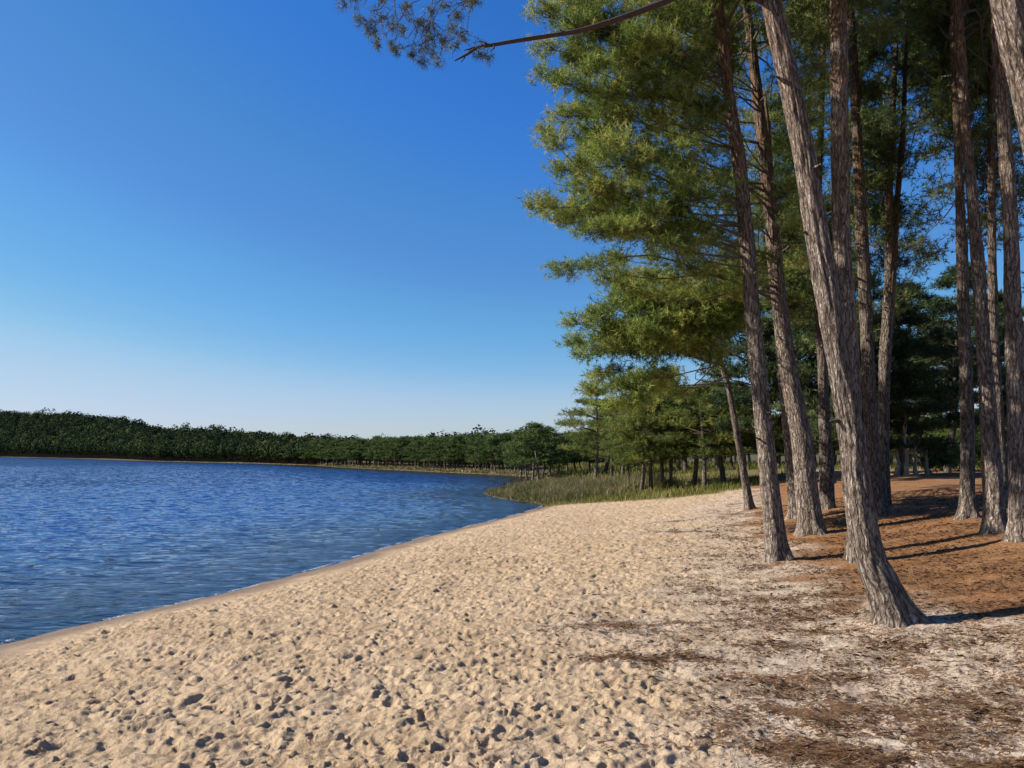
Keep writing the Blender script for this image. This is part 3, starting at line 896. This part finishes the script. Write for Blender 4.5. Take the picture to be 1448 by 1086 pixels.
# ------------------------------------------------------------------ ground: one sheet to the horizon
ang_f = np.radians(np.linspace(-46, 46, 1150))
ang_b = np.radians(np.linspace(46, 314, 90))[1:-1]
ang = np.concatenate([ang_f, ang_b])
rs = [0.25, 0.6, 1.0, 1.5, 2.0, 2.6, 3.0]
r = 3.0
while r < 70:
    r += min(max(0.009, r * r / (760 * 1.6) * 0.55), 0.032 if r < 17 else (0.07 if r < 26 else 0.25)); rs.append(r)
while r < 3000:
    r *= 1.018 if r < 900 else 1.06; rs.append(r)
rs = np.array(rs); NR, NA = len(rs), len(ang)
RR, AA = np.meshgrid(rs, ang, indexing='ij')
X = (RR * np.sin(AA)).ravel(); Y = (RR * np.cos(AA)).ravel()
S = shore_dist(X, Y)
S = S + np.where(np.hypot(X, Y) < 60, 0.12 * noise(X * 0.35, Y * 0.35, 8) + 0.05 * noise(X * 1.3, Y * 1.3, 9), 0)
Z = terrain(X, Y, S)

# height map of trodden sand, 2 cm cells
GX0, GX1, GY0, GY1, RES = -8.0, 13.0, 1.5, 34.0, 0.015
gx = np.arange(GX0, GX1, RES); gy = np.arange(GY0, GY1, RES)
HX, HY = np.meshgrid(gx, gy, indexing='xy')
wx = HX + 0.10 * noise(HX * 2.3, HY * 2.3, 20); wy = HY + 0.10 * noise(HX * 2.3, HY * 2.3, 21)
hm = 0.016 * noise(wx * 2.2, wy * 3.0, 11) + 0.012 * noise(wx * 6.5, wy * 8.5, 12) + 0.0075 * noise(wx * 14, wy * 17, 13) + 0.0055 * noise(wx * 28, wy * 33, 15)
hm -= 0.030 * np.abs(noise(wx * 3.6 + 9, wy * 5.6, 14)) ** 0.8 + 0.016 * np.abs(noise(wx * 8.5 + 9, wy * 12, 16)) + 0.009 * np.abs(noise(wx * 17 + 9, wy * 23, 17))
rp = np.random.default_rng(600)


def stamp(cx, cy, ang_, ln, wd, dep, rim=0.4):
    R_ = ln * 1.1; i0 = int((cx - R_ - GX0) / RES); i1 = int((cx + R_ - GX0) / RES); j0 = int((cy - R_ - GY0) / RES); j1 = int((cy + R_ - GY0) / RES)
    if i0 < 0 or j0 < 0 or i1 >= len(gx) or j1 >= len(gy): return
    xx = gx[i0:i1][None, :] - cx; yy = gy[j0:j1][:, None] - cy
    ca, sa = math.cos(ang_), math.sin(ang_)
    a = (xx * ca + yy * sa) / (ln * 0.5); b = (-xx * sa + yy * ca) / (wd * 0.5)
    d = np.sqrt(a * a + b * b)
    d = d + 0.28 * np.sin(2.0 * np.arctan2(b, a) + cx * 40) * np.cos(3 * a + cy * 31)
    prof = -dep * (1 - sst(0.25, 1.0, d)) + dep * rim * np.exp(-((d - 1.2) / 0.3) ** 2)
    hm[j0:j1, i0:i1] += prof


for kind_, cnt, l0, l1, d0, d1 in ((0, 46000, 0.05, 0.15, 0.007, 0.021), (1, 3600, 0.15, 0.26, 0.007, 0.017)):
    for _ in range(cnt):
        cx = rp.uniform(-7, 12.5); cy = 1.8 + 30 * rp.uniform() ** 1.15
        inl = cx - float(litter_edge(cy))
        if rp.uniform() < (0.6 if inl > 0.6 else 0.0): continue
        ln_ = rp.uniform(l0, l1)
        stamp(cx, cy, rp.normal(0.5, 0.6), ln_, ln_ * rp.uniform(0.35, 0.65), rp.uniform(d0, d1), rp.uniform(0.15, 0.5))
for (x0, y0, x1, y1, n) in ((-0.55, 3.6, -0.9, 7.2, 9), (0.25, 3.7, -0.25, 6.6, 7), (0.95, 3.9, 0.72, 7.5, 9), (-2.2, 3.9, -1.2, 6.8, 8), (-3.2, 4.6, -0.4, 8.5, 9)):
    for i in range(n):
        t_ = (i + rp.uniform(-.15, .15)) / n; a_ = math.atan2(y1 - y0, x1 - x0)
        sd = 0.09 * (1 if i % 2 else -1)
        stamp(x0 + (x1 - x0) * t_ - math.sin(a_) * sd, y0 + (y1 - y0) * t_ + math.cos(a_) * sd, a_ + rp.normal() * 0.2, 0.28, 0.13, rp.uniform(0.016, 0.026))
_m = hm.mean(); hm = hm - _m
hm = hm * 1.22
hm = np.where(hm < -0.026, -0.026 + 0.4 * (hm + 0.026), hm)
fi = np.clip((X - GX0) / RES, 0, len(gx) - 2); fj = np.clip((Y - GY0) / RES, 0, len(gy) - 2)
i0 = fi.astype(int); j0 = fj.astype(int); u = fi - i0; w = fj - j0
hv = (hm[j0, i0] * (1 - u) + hm[j0, i0 + 1] * u) * (1 - w) + (hm[j0 + 1, i0] * (1 - u) + hm[j0 + 1, i0 + 1] * u) * w
inbox = sst(0, 1, np.minimum(np.minimum(X - GX0, GX1 - X), np.minimum(Y - GY0, GY1 - Y)))
def litter_at(x, y):
    l = sst(-0.9, 1.7, x - litter_edge(y) + 1.0 * fbm(x * 0.8, y * 0.8, 3, 30))
    for cx, cy, ax, ay, k_ in ((1.15, 7.9, 0.75, 0.16, 1.2), (1.45, 7.6, 0.5, 0.14, 0.9), (0.98, 6.6, 0.42, 0.16, 1.0), (3.6, 17.2, 1.0, 0.45, 0.9), (3.9, 19.5, 0.8, 0.3, 0.8), (2.1, 5.2, 0.5, 0.25, 0.8), (1.7, 4.5, 0.4, 0.2, 0.7), (2.7, 4.2, 0.4, 0.25, 0.7)):
        d = ((x - cx) / ax) ** 2 + ((y - cy) / ay) ** 2 + 0.9 * noise(x * 3, y * 5, 31)
        l = l + k_ * np.exp(-np.maximum(d, 0))
    return l


lit = litter_at(X, Y)
ora = sst(-0.4, 0.7, X - orange_edge(Y) + 0.7 * fbm(X * 0.9, Y * 0.9, 3, 33)) * sst(6.2, 7.6, Y + 0.5 * noise(X, Y, 35))
gra = sst(-0.6, 0.8, Y - grass_edge(X) + 0.8 * noise(X * 0.9, Y * 0.9, 36)) * sst(-0.15, 0.15, S)
ora = ora * (1 - sst(30, 44, Y + 3 * noise(X * .2, Y * .2, 37)) * (1 - sst(14, 22, X)))
beach = sst(0.35, 1.3, S) * (1 - gra)
Z = Z + hv * inbox * beach * (1 - 0.4 * np.minimum(lit, 1)) * (1 - 0.45 * ora)
rough_out = 0.03 * noise(X * 0.9, Y * 0.9, 40) + 0.05 * noise(X * 0.2, Y * 0.2, 41)
Z = Z + rough_out * (1 - inbox) * sst(0.5, 2, S)
wet = (1 - sst(0.20, 1.0, S + 0.28 * noise(X * 0.8, Y * 0.8, 42) + 0.12 * noise(X * 3, Y * 3, 43))) * (1 - 0.7 * sst(0.1, 0.7, -S))
# soil piled against each foreground trunk
for T in TREES.values():
    f = T['foot']; d = np.hypot(X - f[0], Y - f[1])
    Z = Z + 0.05 * np.exp(-(d / 0.38) ** 2)
idx = np.arange(NR * NA).reshape(NR, NA)
nx_ = np.roll(idx, -1, axis=1)
q = np.stack([idx[:-1], idx[1:], nx_[1:], nx_[:-1]], -1).reshape(-1, 4)
c0 = len(X)
V = np.column_stack([X, Y, Z])
V = np.vstack([V, [[0, 0, tz(0.0, 0.0)]]])
fan = np.stack([np.full(NA, c0), idx[0], nx_[0]], -1)
ext = lambda a: np.append(a, a[0])

k = NT('ground_material')
pos_ = k.n('ShaderNodeTexCoord').outputs['Object']
LIT, ORA, GRA, WET = (k.attr(a).outputs['Fac'] for a in ('litter', 'orange', 'grassy', 'wet'))
nb = k.noise(pos_, 1.1, 4); nm = k.noise(pos_, 7.0, 4, 0.6); ng = k.noise(pos_, 160.0, 3, 0.7)
sand = k.mix(k.range(nb, 0.3, 0.7), (0.4112, 0.2962, 0.1814), (0.4935, 0.3689, 0.2405))
sand = k.mix(k.range(nm, 0.35, 0.75, 0, 0.5), sand, (0.2796, 0.1878, 0.1048))
sand = k.mix(k.range(k.noise(k.mapping(pos_, (7, 11, 9)), 1.0, 5, 0.7, 0.8), 0.52, 0.72, 0, 0.6), sand, (0.2009, 0.1267, 0.06814))  # brown debris mottling, also standing in for shade in the sand's troughs
sand = k.mix(k.range(ng, 0.35, 0.7, 0, 0.45), sand, (0.2621, 0.1791, 0.1092))
cream = k.mix(k.range(nm, 0.35, 0.65), (0.47, 0.385, 0.30), (0.37, 0.29, 0.22))
sand = k.mix(k.math('MULTIPLY', LIT, 0.8), sand, cream)
fl = k.noise(k.mapping(pos_, (24, 38, 24), (0, 0, 0.35)), 1.0, 4, 0.62, 1.2)
fl2 = k.noise(pos_, 2.6, 4, 0.6)
fb = k.math('ADD', fl, k.math('MULTIPLY', k.math('SUBTRACT', fl2, 0.5), 0.75))
thr = k.math('SUBTRACT', 0.72, k.math('MULTIPLY', LIT, 0.205))
lf = k.range(k.math('SUBTRACT', fb, thr), -0.02, 0.03)
lf = k.math('MULTIPLY', lf, k.range(LIT, 0.02, 0.35), clamp=True)
brown = k.mix(k.range(k.noise(pos_, 40, 3), 0.3, 0.7), (0.075, 0.04, 0.021), (0.18, 0.10, 0.05))
col = k.mix(lf, sand, brown)
ofl = k.noise(pos_, 26, 4, 0.7)
orange = k.mix(k.range(ofl, 0.33, 0.68), (0.122, 0.0549, 0.02318), (0.2989, 0.1488, 0.061))
orange = k.mix(k.range(k.noise(pos_, 1.7, 5, 0.65), 0.45, 0.7, 0, 0.5), orange, (0.28, 0.165, 0.082))
of = k.math('MULTIPLY', ORA, k.range(k.math('ADD', fl2, k.math('MULTIPLY', ORA, 0.35)), 0.42, 0.62), clamp=True)
col = k.mix(of, col, orange)
gcol = k.mix(k.range(k.noise(pos_, 1.6, 4), 0.35, 0.65), (0.11, 0.10, 0.03), (0.17, 0.13, 0.05))
col = k.mix(GRA, col, gcol)
wetc = k.mix(1.0, col, (0.52, 0.46, 0.40), 'MULTIPLY')
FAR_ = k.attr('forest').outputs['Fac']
col = k.mix(FAR_, col, k.mix(nb, (0.05, 0.04, 0.02), (0.10, 0.085, 0.035)))  # far forest floor colour, darkened further in place of tree shade
col = k.mix(WET, col, wetc)
hgt = k.math('ADD', k.math('ADD', k.math('MULTIPLY', fl, 0.6), k.math('MULTIPLY', k.noise(pos_, 34, 5, 0.7), 0.8)), k.math('MULTIPLY', ng, 0.2))
bmp = k.n('ShaderNodeBump', inp={'Strength': 0.8, 'Distance': 0.032, 'Height': hgt})
bs = k.n('ShaderNodeBsdfPrincipled', inp={'Base Color': col, 'Roughness': k.range(WET, 0, 1, 0.95, 0.45), 'Specular IOR Level': 0.2, 'Normal': bmp.outputs[0]})
k.put(k.out, 'Surface', bs.outputs[0])
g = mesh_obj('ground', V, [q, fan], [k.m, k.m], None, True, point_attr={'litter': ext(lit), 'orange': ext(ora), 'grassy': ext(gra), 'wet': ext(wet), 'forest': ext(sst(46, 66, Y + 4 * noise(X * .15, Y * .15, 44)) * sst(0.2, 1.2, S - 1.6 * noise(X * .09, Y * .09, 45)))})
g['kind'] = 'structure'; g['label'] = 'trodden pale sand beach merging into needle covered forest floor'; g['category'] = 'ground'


def ground_z(x, y):
    """height of the finished sheet, treading included"""
    s = shore_dist(x, y); z = terrain(x, y, s)
    i = np.clip(((x - GX0) / RES).astype(int), 0, len(gx) - 1); j = np.clip(((y - GY0) / RES).astype(int), 0, len(gy) - 1)
    l = litter_at(x, y)
    o_ = sst(-0.4, 0.7, x - orange_edge(y) + 0.7 * fbm(x * 0.9, y * 0.9, 3, 33)) * sst(6.2, 7.6, y + 0.5 * noise(x, y, 35))
    inb = sst(0, 1, np.minimum(np.minimum(x - GX0, GX1 - x), np.minimum(y - GY0, GY1 - y)))
    return z + hm[j, i] * inb * sst(0.35, 1.3, s) * (1 - 0.4 * np.minimum(l, 1)) * (1 - 0.45 * o_), l, o_


# fallen needles and bark flakes
rl = np.random.default_rng(700)
n = 420000
ly = 2.8 + 17 * rl.uniform(size=n) ** 1.7; lx = rl.uniform(0, 1, n) * (ly * 0.72 + 1.2 - litter_edge(ly) + 1.4) + litter_edge(ly) - 1.4
cl = fbm(lx * 1.5, ly * 2.2, 3, 50)
lz, ll, oo = ground_z(lx, ly)
foot_ = np.zeros(n)
for T in TREES.values():
    foot_ = np.maximum(foot_, np.exp(-(np.hypot(lx - T['foot'][0], ly - T['foot'][1]) / 0.5) ** 2))
ll = ll + 0.8 * foot_; cl = cl + 0.9 * foot_
nb_ = 60000; by = 2.8 + 22 * rl.uniform(size=nb_) ** 1.6; bx = rl.uniform(-1, 1, nb_) * by * 0.8; kb = (shore_dist(bx, by) > 1.2) & (rl.uniform(size=nb_) < np.clip(0.9 * fbm(bx * 2.2, by * 3.2, 3, 57) - 0.25, 0.015, 0.5))
bx, by = bx[kb], by[kb]; bz, bl_, bo_ = ground_z(bx, by)
lx = np.concatenate([lx, bx]); ly = np.concatenate([ly, by]); lz = np.concatenate([lz, bz]); ll = np.concatenate([ll, np.full(len(bx), 5.0)]); oo = np.concatenate([oo, bo_ * 0]); cl = np.concatenate([cl, np.ones(len(bx))]); n = len(lx)
keep = rl.uniform(size=n) < np.clip(ll * (0.32 + 1.1 * cl) + 0.5 * oo, 0.02 * ll, 1)
lx, ly, lz, oo = lx[keep], ly[keep], lz[keep], oo[keep]; n = len(lx)
a = rl.uniform(0, math.pi, n); L_ = rl.uniform(0.035, 0.10, n); W_ = rl.uniform(0.0016, 0.0035, n)
flake = rl.uniform(size=n) < 0.10
L_[flake] = rl.uniform(0.02, 0.055, flake.sum()); W_[flake] = L_[flake] * rl.uniform(0.3, 0.6, flake.sum())
dx, dy = np.cos(a), np.sin(a); til = rl.normal(size=n) * 0.22 * L_
p0 = np.column_stack([lx - dx * L_ / 2, ly - dy * L_ / 2, lz + 0.006 + np.abs(til)]); p1 = np.column_stack([lx + dx * L_ / 2, ly + dy * L_ / 2, lz + 0.006 - til * 0.2])
sd = np.column_stack([-dy * W_ / 2, dx * W_ / 2, np.where(flake, W_ * 0.25, 0)])
V = np.stack([p0 - sd, p1 - sd, p1 + sd, p0 + sd], 1).reshape(-1, 3)
LITM = mat_foliage('fallen_needles', [(0, (0.085, 0.042, 0.021)), (0.5, (0.19, 0.098, 0.045)), (0.8, (0.30, 0.19, 0.11)), (1, (0.48, 0.39, 0.29))], 0.05)
o = mesh_obj('litter', V, np.arange(len(V)).reshape(-1, 4), LITM, face_attr={'tint': np.clip(rl.normal(0.45, 0.25, n) , 0, 1)})
o['kind'] = 'stuff'; o['label'] = 'brown fallen pine needles and bark flakes scattered under the trees'; o['category'] = 'needle litter'

# ------------------------------------------------------------------ reeds and grass


def blades(name, x, y, hmin, hmax, wd, lean, fol, label, cat, rng, tint):
    n = len(x); z = terrain(x, y)
    h = rng.uniform(hmin, hmax, n) * (1 + 0.35 * noise(x * 0.8, y * 0.8, 68)) * (0.45 + 0.55 * sst(0, 2.2, shore_dist(x, y))); a = rng.uniform(0, 2 * math.pi, n)
    ld = rng.normal(size=(n, 2)) * lean * h[:, None]
    b = np.column_stack([x, y, z - 0.02]); s = np.column_stack([np.cos(a), np.sin(a), np.zeros(n)]) * (wd * 0.5)
    m = b + np.column_stack([ld * 0.35, h * 0.6]); t = b + np.column_stack([ld, h])
    V = np.stack([b - s, b + s, m + s * 0.8, m - s * 0.8, t], 1)
    i = np.arange(n)[:, None] * 5
    Qd = i + np.array([[0, 1, 2, 3]]); Td = i + np.array([[3, 2, 4]])
    o = mesh_obj(name, V.reshape(-1, 3), [Qd, Td], [fol, fol], face_attr={'tint': np.concatenate([tint, np.clip(tint + 0.1, 0, 1)])})
    o['kind'] = 'stuff'; o['label'] = label; o['category'] = cat
    return o


rg = np.random.default_rng(800)
REED = mat_foliage('reed_blades', [(0, (0.045, 0.065, 0.016)), (0.4, (0.10, 0.10, 0.035)), (0.7, (0.155, 0.128, 0.055)), (1, (0.32, 0.25, 0.13))], 0.2)
GRS = mat_foliage('grass_blades', [(0, (0.05, 0.065, 0.012)), (0.5, (0.13, 0.135, 0.026)), (1, (0.30, 0.24, 0.07))], 0.25)
x = rg.uniform(-1.6, 7.5, 60000); y = rg.uniform(33.5, 52, 60000); s = shore_dist(x, y)
kk = (s > 0.1) & (y > grass_edge(x) + 1.8 + 0.8 * noise(x, y, 60)) & (rg.uniform(size=len(x)) < np.clip(1.4 - 0.10 * (y - 34) - 0.12 * np.maximum(x - 3, 0), 0.05, 1)) & (noise(x * 0.6, y * 0.6, 61) > -0.5)
x, y = x[kk], y[kk]
blades('reeds', x, y, 0.15, 0.64, 0.018, 0.4, REED, 'brown reeds standing on the low spit beyond the beach', 'reeds', rg, np.clip(rg.normal(0.45, 0.22, len(x)) + 0.3 * noise(x * .5, y * .5, 62), 0, 1))
x = rg.uniform(-2, 26, 120000); y = rg.uniform(27.5, 64, 120000); s = shore_dist(x, y)
pr = np.where(y < grass_edge(x) + 3, 1.0, 0.35) * sst(-0.5, 0.9, y - grass_edge(x) + 0.6 * noise(x, y, 63)) * np.where(x > 11, 0.25, 1)
kk = (s > -0.12) & (rg.uniform(size=len(x)) < pr)
x, y = x[kk], y[kk]
blades('grass', x, y, 0.12, 0.34, 0.02, 0.35, GRS, 'low yellow green grass at the far end of the beach', 'grass', rg, np.clip(rg.normal(0.45, 0.22, len(x)) + 0.35 * noise(x * .4, y * .4, 64), 0, 1))
x = rg.uniform(4, 75, 42000); y = rg.uniform(58, 112, 42000); s = shore_dist(x, y); kk = (s > 1) & (noise(x * .2, y * .2, 67) > -0.35); x, y = x[kk], y[kk]
blades('undergrowth', x, y, 0.2, 0.75, 0.07, 0.35, GRS, 'olive undergrowth on the floor of the far wood', 'undergrowth', rg, np.clip(rg.normal(0.35, 0.2, len(x)), 0, 1))
# the low marsh edge along the far shore
u = rg.uniform(0, 1, 22000); pl = LAKE[17:25]; seg = np.concatenate([[0], np.cumsum(np.linalg.norm(np.diff(pl, axis=0), axis=1))])
x = np.interp(u * seg[-1], seg, pl[:, 0]); y = np.interp(u * seg[-1], seg, pl[:, 1]); nrm = rg.uniform(0.2, 6, len(u)); x = x + nrm * 0.6; y = y + nrm * 0.9
s = shore_dist(x, y); kk = (s > 0.5 + 0.9 * noise(x * 0.12, y * 0.12, 66)) & (s > 0.2); x, y = x[kk], y[kk]
blades('far_grass', x, y, 0.15, 0.45, 0.10, 0.5, REED, 'pale dry grass along the far bank below the pine row', 'grass', rg, np.clip(rg.normal(0.6, 0.2, len(x)), 0, 1))

# ------------------------------------------------------------------ water
ang = np.radians(np.concatenate([np.linspace(-100, -46, 40)[:-1], np.linspace(-46, 8, 900)]))
rs = [5.5]; r = 5.5
while r < 60:
    r += max(0.02, min(0.10, r * r / (760 * 2.2) * 0.6)); rs.append(r)
while r < 210:
    r += 0.28; rs.append(r)
while r < 1500:
    r *= 1.02; rs.append(r)
rs = np.array(rs); RR, AA = np.meshgrid(rs, ang, indexing='ij')
X = (RR * np.sin(AA)).ravel(); Y = (RR * np.cos(AA)).ravel(); S = shore_dist(X, Y)
amp = (0.4 + 0.6 * sst(0, 5, -S)) * (1 - sst(140, 210, RR.ravel()))
ca, sa = math.cos(0.20), math.sin(0.20)
wu, wv = X * ca + Y * sa, -X * sa + Y * ca
wz = (0.012 * noise(wu * 0.62, wv * 1.3, 70) + 0.021 * noise(wu * 1.6 + 4, wv * 2.8, 71)) * (0.9 + 0.3 * noise(wu * 0.07, wv * 0.16, 73)) + 0.007 * noise(wu * 3.4, wv * 5.4, 72) * (RR.ravel() < 62)
dep = np.where(S < 0, 2.8 * (1 - np.exp(np.minimum(S, 0) / 16)), 0)
NR, NA = RR.shape; idx = np.arange(NR * NA).reshape(NR, NA)
q = np.stack([idx[:-1, :-1], idx[:-1, 1:], idx[1:, 1:], idx[1:, :-1]], -1).reshape(-1, 4)
keep = (S.reshape(NR, NA)[:-1, :-1].ravel() < 2.0)
k = NT('lake_water')
p = k.n('ShaderNodeTexCoord').outputs['Object']
w1 = k.noise(k.mapping(p, (0.9, 2.3, 1), (0, 0, -0.2)), 1.0, 3, 0.6)
w2 = k.noise(k.mapping(p, (3.0, 7.0, 1), (0, 0, -0.15)), 1.0, 3, 0.6)
hh_ = k.math('ADD', k.math('MULTIPLY', w1, 0.62), k.math('MULTIPLY', w2, 0.20))
b0 = k.n('ShaderNodeBump', inp={'Strength': 1.0, 'Distance': 0.10, 'Height': hh_})
# wave slopes that do not flatten out with distance
tn_ = k.n('ShaderNodeTexNoise', inp={'Vector': k.mapping(p, (1.5, 3.0, 1), (0, 0, -0.2)), 'Scale': 1.0, 'Detail': 4.0, 'Roughness': 0.62})
gust = k.range(k.noise(k.mapping(p, (0.02, 0.075, 1), (0, 0, -0.15)), 1.0, 4, 0.6), 0.35, 0.7, 0.85, 1.15)
DD = k.attr('depth').outputs['Fac']
gust = k.math('MULTIPLY', gust, k.attr('away').outputs['Fac'])
gust = k.math('MULTIPLY', gust, k.range(DD, 0.0, 0.6, 0.35, 1.0))
sub = k.n('ShaderNodeVectorMath', operation='SUBTRACT', inp={0: tn_.outputs['Color'], 1: (0.5, 0.5, 0.5)})
mul = k.n('ShaderNodeVectorMath', operation='MULTIPLY', inp={0: sub.outputs[0], 1: (0.9, 2.0, 0.0)})
scl = k.n('ShaderNodeVectorMath', operation='SCALE', inp={0: mul.outputs[0], 3: gust})
ad = k.n('ShaderNodeVectorMath', operation='ADD', inp={0: b0.outputs[0], 1: scl.outputs[0]})
bmp = k.n('ShaderNodeVectorMath', operation='NORMALIZE', inp={0: ad.outputs[0]})
D = k.attr('depth').outputs['Fac']
fac = k.range(D, 0.0, 1.1, 0.0, 1.0, False)
body = k.n('ShaderNodeBsdfDiffuse', inp={'Color': k.ramp(k.range(D, 0.0, 1.5), [(0.0, (0.07, 0.06, 0.045)), (0.35, (0.03, 0.045, 0.08)), (1.0, (0.005, 0.024, 0.115))]), 'Normal': bmp.outputs[0]})
clear = k.n('ShaderNodeBsdfTransparent', inp={'Color': (0.93, 0.92, 0.87)})
mb = k.n('ShaderNodeMixShader', inp={0: fac, 1: clear.outputs[0], 2: body.outputs[0]})
gl = k.n('ShaderNodeBsdfGlossy', inp={'Color': (0.74, 0.85, 1.0), 'Roughness': 0.06, 'Normal': bmp.outputs[0]})
fr = k.n('ShaderNodeFresnel', inp={'IOR': 1.33, 'Normal': bmp.outputs[0]})
ms = k.n('ShaderNodeMixShader', inp={0: fr.outputs[0], 1: mb.outputs[0], 2: gl.outputs[0]})
k.put(k.out, 'Surface', ms.outputs[0])
o = mesh_obj('water', np.column_stack([X, Y, wz * amp]), q[keep], k.m, None, True, point_attr={'depth': dep, 'away': 0.38 + 0.62 * sst(14, 60, RR.ravel())})
o['kind'] = 'structure'; o['label'] = 'rippled deep blue lake'; o['category'] = 'lake'

# broken foam line where ripples meet the sand
rw = np.random.default_rng(900)
pl = LAKE[3:11]; sp2 = spline(pl, 900); d_ = np.concatenate([[0], np.cumsum(np.linalg.norm(np.diff(sp2, axis=0), axis=1))])
n = 3600; t_ = rw.uniform(0, d_[-1], n)
m_ = noise(t_ * 0.9, t_ * 0 + 3, 80) + 0.6 * noise(t_ * 3.1, t_ * 0 + 9, 81) > -0.05
t_ = t_[m_]; n = len(t_)
x = np.interp(t_, d_, sp2[:, 0]); y = np.interp(t_, d_, sp2[:, 1])
off = rw.normal(0.0, 0.025, n) - 0.05 + 0.09 * noise(t_ * 0.55, t_ * 0 + 1, 82)
tx = np.gradient(sp2, axis=0); tx = unit(tx); txx = np.interp(t_, d_, tx[:, 0]); tyy = np.interp(t_, d_, tx[:, 1])
x = x + tyy * off; y = y - txx * off
V = []; Fq = []; sz = rw.uniform(0.003, 0.010, n)
a8 = np.linspace(0, 2 * math.pi, 6, endpoint=False)
ring = np.stack([np.cos(a8), np.sin(a8)], -1)
loc = ring[None] * sz[:, None, None] * np.array([1.8, 0.7])
wxy = np.stack([x[:, None] + loc[..., 0] * txx[:, None] - loc[..., 1] * tyy[:, None], y[:, None] + loc[..., 0] * tyy[:, None] + loc[..., 1] * txx[:, None]], -1)
zb = np.maximum(terrain(x, y), 0.0) + 0.004
lowr = np.concatenate([wxy, np.repeat(zb[:, None, None], 6, 1)], -1)
topc = np.column_stack([x, y, zb + sz * 0.6])
V = np.concatenate([lowr, topc[:, None, :]], 1).reshape(-1, 3)
i = np.arange(n)[:, None] * 7
Fq = np.concatenate([i + np.array([[j, (j + 1) % 6, 6]]) for j in range(6)])
o = mesh_obj('foam', V, Fq, mat_simple('foam_white', (0.62, 0.62, 0.60), 0.6), None, True)
o['kind'] = 'stuff'; o['label'] = 'thin broken white foam line at the water edge'; o['category'] = 'foam'

# ------------------------------------------------------------------ light, sky, camera
SUN_EL = math.radians(33)
sd = np.array([-0.9994, 0.035]); sd = sd / np.linalg.norm(sd)
sun_vec = Vector((sd[0] * math.cos(SUN_EL), sd[1] * math.cos(SUN_EL), math.sin(SUN_EL)))
L = bpy.data.lights.new('sun', 'SUN'); L.energy = 5.0; L.angle = math.radians(0.53); L.color = (1.0, 0.93, 0.82)
lo = bpy.data.objects.new('sun', L); COL.objects.link(lo)
lo.rotation_euler = (-sun_vec).to_track_quat('-Z', 'Y').to_euler(); lo.location = (-30, -20, 40)

SKY_CURVES = [[(0.0, 0.0), (0.0654, 0.0137), (0.1079, 0.0271), (0.1438, 0.0495), (0.1831, 0.0705), (0.2223, 0.0932), (0.2615, 0.122), (0.3073, 0.1694), (0.3661, 0.2426), (0.4577, 0.3092), (0.7846, 0.4315)], [(0.0, 0.0), (0.1308, 0.084), (0.1961, 0.1319), (0.2485, 0.1688), (0.2942, 0.1931), (0.3465, 0.2454), (0.3923, 0.2792), (0.4446, 0.3168), (0.5231, 0.3777), (0.6211, 0.4194), (0.7846, 0.4669)], [(0.0, 0.0), (0.1961, 0.2312), (0.3138, 0.3699), (0.3661, 0.4259), (0.425, 0.4195), (0.4838, 0.4493), (0.5296, 0.4789), (0.5806, 0.5198), (0.6538, 0.5362), (0.7846, 0.5623)]]
W = bpy.data.worlds.new('World'); C.world = W; W.use_nodes = True
nt = W.node_tree; nt.nodes.clear()
sky = nt.nodes.new('ShaderNodeTexSky'); sky.sky_type = 'NISHITA'; sky.sun_disc = False
sky.sun_elevation = SUN_EL; sky.sun_rotation = math.atan2(sd[0], sd[1]) % (2 * math.pi)
sky.altitude = 0; sky.air_density = 1.0; sky.dust_density = 0.25; sky.ozone_density = 3.5
bg = nt.nodes.new('ShaderNodeBackground'); bg.inputs['Strength'].default_value = 0.08
wo = nt.nodes.new('ShaderNodeOutputWorld')
# the photograph's deep polarised blue: each channel of the sky through its own response curve
sepc = nt.nodes.new('ShaderNodeSeparateColor'); comc = nt.nodes.new('ShaderNodeCombineColor')
nt.links.new(sky.outputs[0], sepc.inputs[0])
for ch, pts in enumerate(SKY_CURVES):
    mr = nt.nodes.new('ShaderNodeMath'); mr.operation = 'MULTIPLY'; mr.inputs[1].default_value = 0.1
    fc = nt.nodes.new('ShaderNodeFloatCurve'); cu = fc.mapping.curves[0]
    while len(cu.points) < len(pts): cu.points.new(0.5, 0.5)
    for pt, (a_, b_) in zip(cu.points, pts): pt.location = (a_, b_); pt.handle_type = 'AUTO'
    fc.mapping.update()
    ml = nt.nodes.new('ShaderNodeMath'); ml.operation = 'MULTIPLY'; ml.inputs[1].default_value = 10.0
    nt.links.new(sepc.outputs[ch], mr.inputs[0]); nt.links.new(mr.outputs[0], fc.inputs['Value']); nt.links.new(fc.outputs[0], ml.inputs[0]); nt.links.new(ml.outputs[0], comc.inputs[ch])
nt.links.new(comc.outputs[0], bg.inputs[0]); nt.links.new(bg.outputs[0], wo.inputs[0])

cam = bpy.data.cameras.new('camera'); co = bpy.data.objects.new('camera', cam); COL.objects.link(co)
cam.sensor_fit = 'HORIZONTAL'; cam.sensor_width = 36; cam.lens = F / 1448 * 36
cam.clip_start = 0.05; cam.clip_end = 6000
co.location = (0, 0, CAMZ); co.rotation_euler = (math.pi / 2 + PITCH, 0, 0)
C.camera = co

C.view_settings.view_transform = 'Standard'; C.view_settings.look = 'None'
C.view_settings.gamma = 1.0; C.view_settings.exposure = 0.92; C.view_settings.use_curve_mapping = False
cy = C.cycles
cy.max_bounces = 6; cy.diffuse_bounces = 3; cy.glossy_bounces = 2; cy.transmission_bounces = 3; cy.transparent_max_bounces = 6
cy.caustics_reflective = False; cy.caustics_refractive = False
